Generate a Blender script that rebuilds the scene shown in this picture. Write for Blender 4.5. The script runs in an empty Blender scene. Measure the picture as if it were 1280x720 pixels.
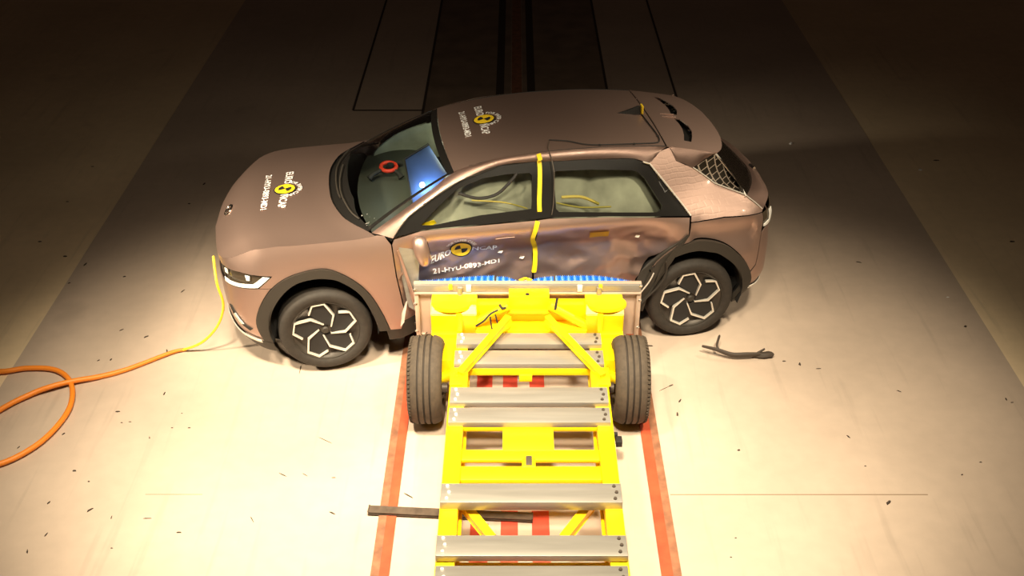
import bpy, bmesh, math, random
import numpy as np
from mathutils import Vector, Matrix, noise
from mathutils.geometry import delaunay_2d_cdt

scene = bpy.context.scene
COL = scene.collection
rng = random.Random(7)

# ------------------------------------------------------------------ camera, light, exposure
cam_data = bpy.data.cameras.new('camera')
cam_data.sensor_width = 36.0
cam_data.lens = 1348 * 36 / 1280
cam_data.shift_x = -4 / 1280
cam_data.clip_end = 200
camera = bpy.data.objects.new('camera', cam_data)
COL.objects.link(camera)
camera.location = (0, 0, 5.396)
camera.rotation_euler = (math.radians(90 - 33.5), 0, 0)
scene.camera = camera

world = bpy.data.worlds.new('dark hall')
scene.world = world
world.use_nodes = True
world.node_tree.nodes['Background'].inputs[0].default_value = (1.0, 0.62, 0.42, 1)
world.node_tree.nodes['Background'].inputs[1].default_value = 0.014

WARM = (1.0, 0.85, 0.61)
def spot(name, loc, aim, watts, angle, blend, size=0.25, color=WARM):
    d = bpy.data.lights.new(name, 'SPOT')
    d.energy = watts; d.color = color; d.spot_size = math.radians(angle); d.spot_blend = blend; d.shadow_soft_size = size
    o = bpy.data.objects.new(name, d); COL.objects.link(o)
    o.location = loc
    o.rotation_euler = (Vector(aim) - Vector(loc)).to_track_quat('-Z', 'Y').to_euler()
    return o
spot('flood_light', (0.0, 3.4, 6.2), (-0.2, 5.3, 0.0), 3100, 58, 1.0, 0.35)
spot('flood_light', (-2.0, 4.4, 6.3), (-1.5, 6.25, 0.2), 3500, 54, 1.0, 0.3)
spot('flood_light', (2.2, 4.4, 6.3), (1.6, 6.2, 0.2), 2150, 54, 1.0, 0.3)
spot('wide_fill_light', (0.2, 3.8, 6.8), (0.0, 5.6, 0.0), 500, 100, 1.0, 0.4)  # added fill, softens the falloff at the edges of the light pools
spot('side_flood_light', (-5.4, 5.4, 3.8), (-1.9, 7.6, 0.9), 2000, 40, 1.0, 0.2)
spot('side_flood_light', (5.6, 5.6, 4.2), (1.5, 8.2, 1.4), 200, 36, 1.0, 0.2)
spot('side_flood_light', (5.6, 9.6, 5.4), (1.5, 7.9, 1.2), 800, 34, 1.0, 0.25)
vs = scene.view_settings
vs.view_transform = 'Standard'; vs.look = 'None'; vs.exposure = 0.0; vs.gamma = 1.0; vs.use_curve_mapping = False

# ------------------------------------------------------------------ materials
def material(name, color, rough=0.5, metal=0.0, spec=0.5, noise_scale=None, noise_amt=0.0, bump=0.0, bump_scale=40.0, coat=0.0, stretch=None):
    m = bpy.data.materials.new(name); m.use_nodes = True
    nt = m.node_tree; b = nt.nodes['Principled BSDF']
    b.inputs['Base Color'].default_value = (*color, 1)
    b.inputs['Roughness'].default_value = rough
    b.inputs['Metallic'].default_value = metal
    b.inputs['Specular IOR Level'].default_value = spec
    b.inputs['Coat Weight'].default_value = coat
    b.inputs['Coat Roughness'].default_value = 0.08
    tc = nt.nodes.new('ShaderNodeTexCoord')
    if noise_scale:
        n = nt.nodes.new('ShaderNodeTexNoise'); n.inputs['Scale'].default_value = noise_scale; n.inputs['Detail'].default_value = 6
        r = nt.nodes.new('ShaderNodeMapRange')
        r.inputs[1].default_value = 0.3; r.inputs[2].default_value = 0.7
        r.inputs[3].default_value = 1 - noise_amt; r.inputs[4].default_value = 1 + noise_amt
        mx = nt.nodes.new('ShaderNodeMix'); mx.data_type = 'RGBA'; mx.blend_type = 'MULTIPLY'; mx.inputs[0].default_value = 1
        src = tc.outputs['Object']
        if stretch:
            mp = nt.nodes.new('ShaderNodeMapping'); mp.inputs['Scale'].default_value = stretch
            nt.links.new(src, mp.inputs['Vector']); src = mp.outputs[0]
        nt.links.new(src, n.inputs['Vector']); nt.links.new(n.outputs[0], r.inputs[0])
        mx.inputs[6].default_value = (*color, 1); nt.links.new(r.outputs[0], mx.inputs[7])
        nt.links.new(mx.outputs[2], b.inputs['Base Color'])
    if bump:
        n2 = nt.nodes.new('ShaderNodeTexNoise'); n2.inputs['Scale'].default_value = bump_scale; n2.inputs['Detail'].default_value = 4
        bp = nt.nodes.new('ShaderNodeBump'); bp.inputs['Strength'].default_value = bump; bp.inputs['Distance'].default_value = 0.01
        nt.links.new(tc.outputs['Object'], n2.inputs['Vector']); nt.links.new(n2.outputs[0], bp.inputs['Height'])
        nt.links.new(bp.outputs[0], b.inputs['Normal'])
    return m

def glass_material(name, tint, refl=1.0):
    m = bpy.data.materials.new(name); m.use_nodes = True
    nt = m.node_tree; nt.nodes.clear()
    out = nt.nodes.new('ShaderNodeOutputMaterial'); mix = nt.nodes.new('ShaderNodeMixShader')
    tr = nt.nodes.new('ShaderNodeBsdfTransparent'); gl = nt.nodes.new('ShaderNodeBsdfGlossy'); fr = nt.nodes.new('ShaderNodeFresnel')
    tr.inputs[0].default_value = (*tint, 1); gl.inputs['Roughness'].default_value = 0.03; gl.inputs['Color'].default_value = (refl, refl, refl, 1)
    fr.inputs['IOR'].default_value = 1.5
    nt.links.new(fr.outputs[0], mix.inputs[0]); nt.links.new(tr.outputs[0], mix.inputs[1]); nt.links.new(gl.outputs[0], mix.inputs[2])
    nt.links.new(mix.outputs[0], out.inputs[0])
    return m

M = {}
M['paint'] = material('copper brown metallic paint', (0.50, 0.345, 0.29), 0.45, 0.88, 0.5, coat=0.2)
M['cladding'] = material('grey brown matt cladding', (0.030, 0.024, 0.018), 0.6)
M['black'] = material('gloss black trim', (0.012, 0.011, 0.01), 0.25)
M['matt_black'] = material('matt black plastic', (0.015, 0.013, 0.012), 0.7)
M['void'] = material('dark inner shell', (0.012, 0.010, 0.009), 0.9)
M['rubber'] = material('tyre rubber', (0.028, 0.022, 0.017), 0.75, noise_scale=30, noise_amt=0.2)
M['old_rubber'] = material('worn dusty tyre rubber', (0.068, 0.050, 0.034), 0.8, noise_scale=30, noise_amt=0.2)
M['groove'] = material('dark tread groove', (0.03, 0.022, 0.016), 0.85)
M['rim'] = material('dark grey wheel', (0.06, 0.05, 0.042), 0.4, 0.4)
M['silver'] = material('machined silver', (0.85, 0.80, 0.72), 0.35, 0.55)
M['chrome'] = material('bright chrome', (0.9, 0.86, 0.8), 0.18, 1.0)
M['white'] = material('white print', (0.86, 0.86, 0.86), 0.6)
M['print_yellow'] = material('yellow print', (0.85, 0.58, 0.02), 0.5)
M['tape'] = material('yellow tape', (0.90, 0.66, 0.01), 0.5)
M['orange_tape'] = material('amber tape', (0.75, 0.40, 0.01), 0.5)
M['yellow'] = material('yellow enamel paint', (0.93, 0.64, 0.003), 0.4, noise_scale=5, noise_amt=0.05)
M['alu'] = material('brushed aluminium', (0.34, 0.32, 0.285), 0.42, 0.5, noise_scale=7, noise_amt=0.12, stretch=(0.25, 2.5, 2.5))
M['alu_plate'] = material('dull aluminium plate', (0.62, 0.47, 0.37), 0.5, 0.4, noise_scale=6, noise_amt=0.12)
M['steel_dark'] = material('dark steel', (0.09, 0.07, 0.055), 0.5, 0.3)
M['blue'] = material('blue honeycomb', (0.012, 0.21, 0.85), 0.45)
M['blue_light'] = material('pale blue honeycomb edge', (0.30, 0.62, 0.95), 0.4)
M['airbag'] = material('cream airbag cloth', (0.30, 0.30, 0.24), 0.85, noise_scale=4, noise_amt=0.35, bump=0.4, bump_scale=6)
M['dash'] = material('dark dashboard', (0.045, 0.047, 0.036), 0.75)
M['seat'] = material('dark seat cloth', (0.09, 0.085, 0.07), 0.85)
M['olive_wire'] = material('olive yellow wire', (0.30, 0.25, 0.04), 0.6)
M['lamp_tinted_bag'] = material('airbag cloth tinted lamp blue', (0.05, 0.10, 0.30), 0.7, bump=0.3, bump_scale=5)  # the onboard lamp's blue light is put into the cloth colour
M['red'] = material('red plastic', (0.75, 0.05, 0.02), 0.4)
M['rail_red'] = material('orange red rail paint', (0.50, 0.075, 0.028), 0.55, noise_scale=8, noise_amt=0.22)
M['rail_worn'] = material('worn brown rail paint', (0.27, 0.115, 0.06), 0.6, noise_scale=14, noise_amt=0.3)
M['stripe_red'] = material('red floor paint', (0.60, 0.065, 0.035), 0.6, noise_scale=9, noise_amt=0.15)
M['orange'] = material('orange hose', (0.85, 0.25, 0.02), 0.5)
M['wire_yellow'] = material('yellow wire', (0.88, 0.62, 0.03), 0.5)
M['debris'] = material('dark broken plastic', (0.05, 0.035, 0.025), 0.6)
M['bar'] = material('dark wooden bar', (0.085, 0.06, 0.042), 0.6, noise_scale=20, noise_amt=0.3)
M['glass'] = glass_material('window glass', (0.90, 0.93, 0.88))
M['windscreen'] = glass_material('windscreen glass', (0.86, 0.90, 0.84))
M['rear_glass'] = material('dark rear glass', (0.02, 0.015, 0.012), 0.12)
M['lens'] = material('white lamp lens', (0.85, 0.83, 0.78), 0.25)
M['lamp_dark'] = material('dark lamp glass', (0.06, 0.045, 0.03), 0.15)
M['tail_red'] = material('dark red lamp', (0.12, 0.02, 0.015), 0.2)

def net_reflection_material(name):  # pale brick lines paint a reflected grid into the fin's colour
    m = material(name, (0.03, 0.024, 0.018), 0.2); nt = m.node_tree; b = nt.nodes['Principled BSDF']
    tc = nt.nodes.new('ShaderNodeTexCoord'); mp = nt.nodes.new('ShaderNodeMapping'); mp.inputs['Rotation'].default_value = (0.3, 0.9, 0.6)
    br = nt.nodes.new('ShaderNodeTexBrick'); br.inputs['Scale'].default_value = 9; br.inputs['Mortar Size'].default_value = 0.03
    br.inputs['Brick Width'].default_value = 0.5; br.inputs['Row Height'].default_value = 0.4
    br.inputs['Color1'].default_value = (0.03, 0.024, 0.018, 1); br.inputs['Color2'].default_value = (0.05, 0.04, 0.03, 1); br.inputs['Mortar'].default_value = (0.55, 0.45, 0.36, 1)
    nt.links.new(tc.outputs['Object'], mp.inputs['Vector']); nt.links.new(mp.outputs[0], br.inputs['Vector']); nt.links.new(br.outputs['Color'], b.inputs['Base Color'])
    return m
def rippled_paint():
    m = M['paint'].copy(); m.name = 'rippled metallic paint'; nt = m.node_tree; b = nt.nodes['Principled BSDF']
    tc = nt.nodes.new('ShaderNodeTexCoord'); mp = nt.nodes.new('ShaderNodeMapping'); mp.inputs['Rotation'].default_value = (math.radians(90), math.radians(24), 0)
    br = nt.nodes.new('ShaderNodeTexBrick'); br.inputs['Scale'].default_value = 9; br.inputs['Mortar Size'].default_value = 0.07; br.inputs['Mortar Smooth'].default_value = 1.0
    br.inputs['Brick Width'].default_value = 0.55; br.inputs['Row Height'].default_value = 0.38
    for k, v in (('Color1', 1), ('Color2', .75), ('Mortar', 0)): br.inputs[k].default_value = (v, v, v, 1)
    bp = nt.nodes.new('ShaderNodeBump'); bp.inputs['Strength'].default_value = 0.12; bp.inputs['Distance'].default_value = 0.004
    nz = nt.nodes.new('ShaderNodeTexNoise'); nz.inputs['Scale'].default_value = 5
    ad = nt.nodes.new('ShaderNodeMix'); ad.data_type = 'RGBA'; ad.blend_type = 'LINEAR_LIGHT'; ad.inputs[0].default_value = 0.035
    nt.links.new(tc.outputs['Object'], nz.inputs['Vector']); nt.links.new(tc.outputs['Object'], ad.inputs[6]); nt.links.new(nz.outputs['Color'], ad.inputs[7])
    nt.links.new(ad.outputs[2], mp.inputs['Vector']); nt.links.new(mp.outputs[0], br.inputs['Vector']); nt.links.new(br.outputs['Color'], bp.inputs['Height']); nt.links.new(bp.outputs[0], b.inputs['Normal'])
    return m
M['paint_rippled'] = rippled_paint()
M['fin'] = net_reflection_material('dark fin with painted reflection')

# ------------------------------------------------------------------ helpers
def link(name, me, mat=None, parent=None, smooth=True, sharp=40):
    if mat is not None and not me.materials: me.materials.append(mat)
    if smooth:
        me.shade_smooth(); me.set_sharp_from_angle(angle=math.radians(sharp))
    o = bpy.data.objects.new(name, me); COL.objects.link(o)
    if parent: o.parent = parent
    return o
def mesh(name, verts, faces, mat=None, parent=None, smooth=True, thick=0.0, sharp=40):
    me = bpy.data.meshes.new(name)
    me.from_pydata([tuple(map(float, v)) for v in verts], [], faces); me.update()
    if thick:
        bm = bmesh.new(); bm.from_mesh(me)
        bmesh.ops.solidify(bm, geom=bm.faces[:], thickness=thick)
        bm.to_mesh(me); bm.free()
    return link(name, me, mat, parent, smooth, sharp)
def from_bm(name, bm, mat, parent=None, smooth=True, sharp=40):
    me = bpy.data.meshes.new(name); bm.to_mesh(me); bm.free()
    return link(name, me, mat, parent, smooth, sharp)
def tag(o, label=None, cat=None, group=None, kind=None):
    if label: o['label'] = label
    if cat: o['category'] = cat
    if group: o['group'] = group
    if kind: o['kind'] = kind
    return o
def empty(name, loc=(0, 0, 0), rot=None, parent=None):
    o = bpy.data.objects.new(name, None); COL.objects.link(o)
    o.location = loc
    if rot is not None: o.rotation_euler = rot
    if parent: o.parent = parent
    return o
def bm_box(bm, lo, hi, bev=0.0):
    r = bmesh.ops.create_cube(bm, size=1.0)
    vs_ = r['verts']
    for v in vs_:
        v.co = Vector(((lo[i] + hi[i]) / 2 + v.co[i] * (hi[i] - lo[i]) for i in range(3)))
    if bev:
        es = list({e for v in vs_ for e in v.link_edges})
        bmesh.ops.bevel(bm, geom=es, offset=bev, segments=2, affect='EDGES', profile=0.5)
def box(name, lo, hi, mat, parent=None, bev=0.004):
    bm = bmesh.new(); bm_box(bm, lo, hi, bev)
    return from_bm(name, bm, mat, parent)
def bm_tube(bm, pts, rad, n=10, cap=True):
    pts = [Vector(p) for p in pts]
    rads = rad if isinstance(rad, (list, tuple)) else [rad] * len(pts)
    rings = []; up = None
    for i, p in enumerate(pts):
        t = (pts[min(i + 1, len(pts) - 1)] - pts[max(i - 1, 0)]).normalized()
        if up is None:
            up = Vector((0, 0, 1)) if abs(t.z) < 0.9 else Vector((1, 0, 0))
        a = t.cross(up).normalized(); b = a.cross(t).normalized(); up = b
        rings.append([bm.verts.new(p + (a * math.cos(k * 2 * math.pi / n) + b * math.sin(k * 2 * math.pi / n)) * rads[i]) for k in range(n)])
    for r0, r1 in zip(rings, rings[1:]):
        for k in range(n): bm.faces.new((r0[k], r0[(k + 1) % n], r1[(k + 1) % n], r1[k]))
    if cap: bm.faces.new(rings[0][::-1]); bm.faces.new(rings[-1])
def tube(name, pts, rad, mat, parent=None, n=10):
    bm = bmesh.new(); bm_tube(bm, pts, rad, n)
    bmesh.ops.recalc_face_normals(bm, faces=bm.faces[:])
    return from_bm(name, bm, mat, parent)
def bm_beam(bm, a, b, w, h, bev=0.0):
    """rectangular bar from a to b, w wide (horizontal), h high"""
    a = Vector(a); b = Vector(b); t = (b - a).normalized()
    s = t.cross(Vector((0, 0, 1))).normalized(); u = s.cross(t).normalized()
    r = bmesh.ops.create_cube(bm, size=1.0)['verts']; L = (b - a).length; c = (a + b) / 2
    for v in r: v.co = c + t * (v.co.x * L) + s * (v.co.y * w) + u * (v.co.z * h)
    if bev:
        es = list({e for v in r for e in v.link_edges}); bmesh.ops.bevel(bm, geom=es, offset=bev, segments=2, affect='EDGES')
def beam(name, a, b, w, h, mat, parent=None, bev=0.004):
    bm = bmesh.new(); bm_beam(bm, a, b, w, h, bev)
    return from_bm(name, bm, mat, parent)
def lathe(name, prof, mat, parent=None, n=48, axis='y', smooth=True, closed=False):
    """profile of (radius, offset along the axis), revolved about +y"""
    verts = []; faces = []; m = len(prof)
    for k in range(n):
        a = 2 * math.pi * k / n
        for r, t in prof: verts.append((r * math.cos(a), t, r * math.sin(a)))
    for k in range(n):
        for j in range(m if closed else m - 1):
            a0 = k * m + j; a1 = k * m + (j + 1) % m; b0 = ((k + 1) % n) * m + j; b1 = ((k + 1) % n) * m + (j + 1) % m
            faces.append((a0, b0, b1, a1))
    return mesh(name, verts, faces, mat, parent, smooth, sharp=35)
def catmull(pts, per=8):
    pts = [Vector(p) for p in pts]; out = []
    for i in range(len(pts) - 1):
        p0 = pts[max(i - 1, 0)]; p1 = pts[i]; p2 = pts[i + 1]; p3 = pts[min(i + 2, len(pts) - 1)]
        for k in range(per):
            t = k / per
            out.append(0.5 * ((2 * p1) + (p2 - p0) * t + (2 * p0 - 5 * p1 + 4 * p2 - p3) * t * t + (3 * p1 - p0 - 3 * p2 + p3) * t ** 3))
    out.append(pts[-1]); return out
def inside(x, y, poly):
    c = False; j = len(poly) - 1
    for i in range(len(poly)):
        xi, yi = poly[i]; xj, yj = poly[j]
        if (yi > y) != (yj > y) and x < (xj - xi) * (y - yi) / (yj - yi) + xi: c = not c
        j = i
    return c
def seg_dist(x, y, poly):
    d = 1e9
    for i in range(len(poly)):
        ax, ay = poly[i]; bx, by = poly[(i + 1) % len(poly)]
        dx, dy = bx - ax, by - ay; L = dx * dx + dy * dy
        t = 0 if L == 0 else min(max(((x - ax) * dx + (y - ay) * dy) / L, 0), 1)
        d = min(d, math.hypot(ax + t * dx - x, ay + t * dy - y))
    return d
def resample(poly, sp):
    out = []
    for i in range(len(poly)):
        a = poly[i]; b = poly[(i + 1) % len(poly)]
        n = max(1, int(math.ceil(math.hypot(b[0] - a[0], b[1] - a[1]) / sp)))
        for k in range(n): out.append((a[0] + (b[0] - a[0]) * k / n, a[1] + (b[1] - a[1]) * k / n))
    return out
def ccw(poly):
    A = sum(poly[i][0] * poly[(i + 1) % len(poly)][1] - poly[(i + 1) % len(poly)][0] * poly[i][1] for i in range(len(poly)))
    return poly if A > 0 else poly[::-1]
def inset(poly, d):
    poly = ccw(poly); out = []; n = len(poly)
    for i in range(n):
        p = Vector(poly[i - 1]); q = Vector(poly[i]); r = Vector(poly[(i + 1) % n])
        e1 = (q - p); e2 = (r - q)
        if e1.length < 1e-9 or e2.length < 1e-9: out.append(poly[i]); continue
        e1.normalize(); e2.normalize()
        n1 = Vector((-e1.y, e1.x)); n2 = Vector((-e2.y, e2.x)); b = n1 + n2
        if b.length < 1e-6: b = n1
        b.normalize(); k = d / max(0.4, b.dot(n1))
        out.append((q.x + b.x * k, q.y + b.y * k))
    return out
def smooth2(poly, per=5): return [(p.x, p.y) for p in catmull([(a, b, 0) for a, b in poly], per)]
def triangulate(poly, sp, holes=()):
    """2D points and triangles that fill poly (less its holes) with an even lattice"""
    rings = [resample(ccw(poly), sp)] + [resample(ccw(h), sp * 0.7) for h in holes]
    pts = []; edges = []
    for r in rings:
        s = len(pts); pts += r; edges += [(s + i, s + (i + 1) % len(r)) for i in range(len(r))]
    xs = [p[0] for p in rings[0]]; ys = [p[1] for p in rings[0]]
    y = min(ys); row = 0
    while y < max(ys):
        x = min(xs) + (sp / 2 if row % 2 else 0)
        while x < max(xs):
            if inside(x, y, rings[0]) and not any(inside(x, y, h) for h in rings[1:]) and min(seg_dist(x, y, r) for r in rings) > sp * 0.45: pts.append((x, y))
            x += sp
        y += sp * 0.866; row += 1
    v, e, f, *_ = delaunay_2d_cdt([Vector(p) for p in pts], edges, [], 0, 1e-6)
    tris = []
    for t in f:
        cx = sum(v[i].x for i in t) / 3; cy = sum(v[i].y for i in t) / 3
        if inside(cx, cy, rings[0]) and not any(inside(cx, cy, h) for h in rings[1:]): tris.append(tuple(t))
    return [(p.x, p.y) for p in v], tris
# ------------------------------------------------------------------ floor of the crash hall
def floor_material(name, color, rough):
    m = bpy.data.materials.new(name); m.use_nodes = True
    nt = m.node_tree; b = nt.nodes['Principled BSDF']; b.inputs['Roughness'].default_value = rough
    b.inputs['Specular IOR Level'].default_value = 0.35
    geo = nt.nodes.new('ShaderNodeNewGeometry')
    def tex(scale, detail, lo, hi, a, c, stretch=None):
        src = geo.outputs['Position']
        if stretch:
            mp = nt.nodes.new('ShaderNodeMapping'); mp.inputs['Scale'].default_value = stretch
            nt.links.new(src, mp.inputs['Vector']); src = mp.outputs[0]
        n = nt.nodes.new('ShaderNodeTexNoise'); n.inputs['Scale'].default_value = scale; n.inputs['Detail'].default_value = detail
        r = nt.nodes.new('ShaderNodeMapRange')
        for i, v in zip((1, 2, 3, 4), (lo, hi, a, c)): r.inputs[i].default_value = v
        nt.links.new(src, n.inputs['Vector']); nt.links.new(n.outputs[0], r.inputs[0]); return r.outputs[0]
    def mul(a, c):
        x = nt.nodes.new('ShaderNodeMath'); x.operation = 'MULTIPLY'; nt.links.new(a, x.inputs[0]); nt.links.new(c, x.inputs[1]); return x.outputs[0]
    f = mul(tex(0.7, 4, 0.35, 0.65, 0.92, 1.06), tex(9, 5, 0.3, 0.7, 0.96, 1.03))
    f = mul(f, tex(1.1, 3, 0.66, 0.74, 1.0, 0.88))                    # scattered dirty scuffs
    f = mul(f, tex(2.0, 3, 0.60, 0.72, 1.0, 0.90, (6.0, 0.35, 1)))      # long tyre streaks along the run
    mx = nt.nodes.new('ShaderNodeMix'); mx.data_type = 'RGBA'; mx.blend_type = 'MULTIPLY'; mx.inputs[0].default_value = 1
    mx.inputs[6].default_value = (*color, 1); nt.links.new(f, mx.inputs[7]); nt.links.new(mx.outputs[2], b.inputs['Base Color'])
    return m
M['floor_strip'] = floor_material('grey beige painted floor', (0.54, 0.43, 0.345), 0.42)
M['floor_out'] = floor_material('pale beige concrete floor', (0.84, 0.66, 0.44), 0.6)
M['track_dark'] = material('dark track cover', (0.24, 0.175, 0.13), 0.6, noise_scale=3, noise_amt=0.25)
M['joint'] = material('dark floor joint', (0.05, 0.035, 0.025), 0.9)
M['joint_thin'] = material('fine floor joint', (0.30, 0.22, 0.15), 0.9)

def slab(name, x0, x1, y0, y1, z, mat, parent=None, depth=None):
    z0 = z - (depth or 0.2)
    return box(name, (x0, y0, z0), (x1, y1, z), mat, parent, 0.0)
floor = slab('floor', -14, 14, -4, 34, -0.004, M['floor_out'])
tag(floor, 'pale beige concrete floor of the crash hall', kind='structure')
slab('centre_strip', -4.10, 4.05, -3.9, 33.9, 0.0, M['floor_strip'], floor, 0.05)
for x0, x1, worn in ((-0.935, -0.815, -1), (0.945, 1.075, 1)):
    r = slab('guide_rail', x0, x1, -3.9, 11.9, 0.012, M['rail_red'], floor, 0.03)
    w = 0.055
    slab('worn_edge', x0 if worn < 0 else x1 - w, x0 + w if worn < 0 else x1, -3.9, 11.9, 0.014, M['rail_worn'], r, 0.01)
for x0, x1, ye in ((-0.305, -0.182, 5.24), (-0.098, 0.018, 5.36), (0.114, 0.232, 5.36)):
    slab('red_stripe', x0, x1, -3.9, ye, 0.004, M['stripe_red'], floor, 0.01)
    slab('red_stripe', x0, x1, 6.6, 7.2, 0.004, M['stripe_red'], floor, 0.01)
slab('track_cover', -1.10, -0.05, 11.0, 33, 0.004, M['track_dark'], floor, 0.02)
slab('track_cover', 0.09, 1.14, 11.0, 33, 0.004, M['track_dark'], floor, 0.02)
slab('track_slot', -0.045, 0.085, 11.0, 33, 0.003, M['rail_worn'], floor, 0.02)
for x in (-0.19, 0.20): slab('slot_edge', x - 0.05, x + 0.05, 11.0, 33, 0.007, M['joint'], floor, 0.01)
for x, s in ((-1.11, -1), (1.15, 1)):
    slab('pit_joint', x - 0.016, x + 0.016, 11.0, 33, 0.006, M['joint'], floor, 0.01)
    xo = x + s * 0.845
    slab('pit_joint', xo - 0.013, xo + 0.013, 12.04, 33, 0.006, M['joint'], floor, 0.01)
    slab('pit_joint', min(x, xo), max(x, xo), 12.02, 12.045, 0.006, M['joint'], floor, 0.01)
slab('floor_joint', 1.09, 2.9, 5.516, 5.524, 0.002, M['joint_thin'], floor, 0.005)
slab('floor_joint', -2.6, -2.2, 5.520, 5.524, 0.002, M['joint_thin'], floor, 0.005)
# ------------------------------------------------------------------ the car: body surfaces in the car's own frame (x forward, y to its left, z up)
def interp(tab):
    xs = [float(t[0]) for t in tab]; ys = [float(t[1]) for t in tab]; n = len(xs)
    hh = [xs[i + 1] - xs[i] for i in range(n - 1)]; dl = [(ys[i + 1] - ys[i]) / hh[i] for i in range(n - 1)]
    m = [dl[0]] + [0.0] * (n - 2) + [dl[-1]]
    for i in range(1, n - 1):
        if dl[i - 1] * dl[i] > 0:
            w1 = 2 * hh[i] + hh[i - 1]; w2 = hh[i] + 2 * hh[i - 1]
            m[i] = (w1 + w2) / (w1 / dl[i - 1] + w2 / dl[i])
    def F(x):
        x = min(max(x, xs[0]), xs[-1]); i = 0
        while i < n - 2 and x > xs[i + 1]: i += 1
        t = (x - xs[i]) / hh[i]; t2 = t * t; t3 = t2 * t
        return (2 * t3 - 3 * t2 + 1) * ys[i] + (t3 - 2 * t2 + t) * hh[i] * m[i] + (-2 * t3 + 3 * t2) * ys[i + 1] + (t3 - t2) * hh[i] * m[i + 1]
    return F
PX = interp([(-2.98, -2.28), (-2.62, -2.25), (-2.28, -2.17), (-2.1, -2.06), (-1.9, -1.895), (-1.6, -1.6), (0, 0), (1.6, 1.6), (1.95, 1.94), (2.15, 2.11), (2.38, 2.235), (2.64, 2.305), (3.02, 2.34)])
PY = interp([(-2.98, 0), (-2.62, .36), (-2.28, .70), (-2.1, .83), (-1.9, .905), (-1.6, .94), (-1.0, .945), (1.2, .945), (1.6, .94), (1.95, .90), (2.15, .80), (2.38, .63), (2.64, .38), (3.02, 0)])
RZ = interp([(.15, .94), (.28, .965), (.45, .995), (.65, 1.0), (.85, .99), (1.0, .97), (1.12, .94), (1.18, .915), (1.25, .88), (1.4, .80), (1.5, .745), (1.6, .68), (1.7, .60)])
NOSE = interp([(.15, -.12), (.25, -.05), (.45, -.01), (.7, 0), (.9, 0), (1.0, -.03), (1.12, -.08)])
TAIL = interp([(.15, .2), (.3, .10), (.5, -.03), (.7, -.03), (.9, -.02), (1.02, -.03), (1.12, .0), (1.3, .12), (1.6, .3)])
def sst(a, b, x):
    t = min(max((x - a) / (b - a), 0), 1); return t * t * (3 - 2 * t)
def dent(x, z):
    return .17 * sst(-1.43, -1.02, x) * (1 - sst(.60, .96, x)) * (1 - sst(.87, 1.16, z))
def P(u, z, d=False):
    y = PY(u) * RZ(z); x = PX(u)
    if u > 1.3: x += NOSE(z) * sst(1.5, 2.3, u)
    if u < -1.3: x += TAIL(z) * sst(1.5, 2.3, -u)
    y *= 1 - (.10 * sst(1.1, 1.7, z) + .14 * sst(1.08, 1.35, z)) * sst(1.0, 2.0, -u)
    if d: y -= dent(x, z)
    return Vector((x, y, z))
def side(u, z): return P(u, z)
def crushed(u, z):
    """the struck side: pushed in, with sharp buckles in the sheet"""
    p = P(u, z, True); w = dent(u, z) / .17
    w2 = (1 - sst(.95, 1.15, z)) * sst(-1.45, -1.2, u) * (1 - sst(.90, .96, u))
    n = noise.noise(Vector((u * 3.1, z * 6.5, 1.7)))
    r = 1 - abs(noise.noise(Vector((u * 4.2 + z * 2.0, z * 7.0, 5.2)))) * 2
    r2 = 1 - abs(noise.noise(Vector((u * 11 + 3, z * 13, 9.1)))) * 2
    p.y += w2 * (0.014 * n + 0.019 * (r - 0.6) + 0.006 * (r2 - 0.5))
    return p
def lower_rear(u, z):
    p = P(u, z); p.y -= 0.035 * (1 - sst(0.98, 1.08, z)) * sst(0.74, 0.95, z) * sst(-1.42, -1.5, u) if u > -2.0 else 0.0
    return p

CAR_LOC = (-.173, 8.074, 0); CAR_ROT = Matrix.Rotation(math.pi + .164, 3, 'Z') @ Matrix.Rotation(-.010, 3, 'Y') @ Matrix.Rotation(.017, 3, 'X')
car = empty('car', CAR_LOC, CAR_ROT.to_euler())
tag(car, 'copper brown electric crossover car with its side doors crushed by the yellow trolley', 'car')

def normal_at(fn, a, b, sign, e=2e-3):
    n = (fn(a + e, b) - fn(a - e, b)).cross(fn(a, b + e) - fn(a, b - e)) * sign
    return n.normalized() if n.length > 1e-12 else Vector((0, 0, 1))
def panel(name, poly, mat, parent=None, fn=side, sp=.05, off=0.0, holes=(), gap=.003, thick=.006, sy=1, sign=-1, sharp=50):
    pts, tris = triangulate(inset(poly, gap) if gap else ccw(poly), sp, [inset(h, -gap) for h in holes])
    V = []; N = []
    for a, b in pts:
        n = normal_at(fn, a, b, sign); V.append(fn(a, b) + n * off); N.append(n)
    F = []
    for t in tris:
        g = (V[t[1]] - V[t[0]]).cross(V[t[2]] - V[t[0]])
        F.append(t if g.dot(N[t[0]]) >= 0 else t[::-1])
    if thick:
        k = len(V); V2 = [v - n * thick for v, n in zip(V, N)]
        ec = {}
        for t in F:
            for i in range(3):
                e = (t[i], t[(i + 1) % 3]); ec[e] = 1
        rim = [(a, b) for a, b in ec if (b, a) not in ec]
        F = F + [(t[2] + k, t[1] + k, t[0] + k) for t in F] + [(b, a, a + k, b + k) for a, b in rim]
        V = V + V2
    if sy < 0:
        V = [Vector((v.x, -v.y, v.z)) for v in V]; F = [f[::-1] for f in F]
    return mesh(name, V, F, mat, parent or car, True, sharp=sharp)
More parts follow.
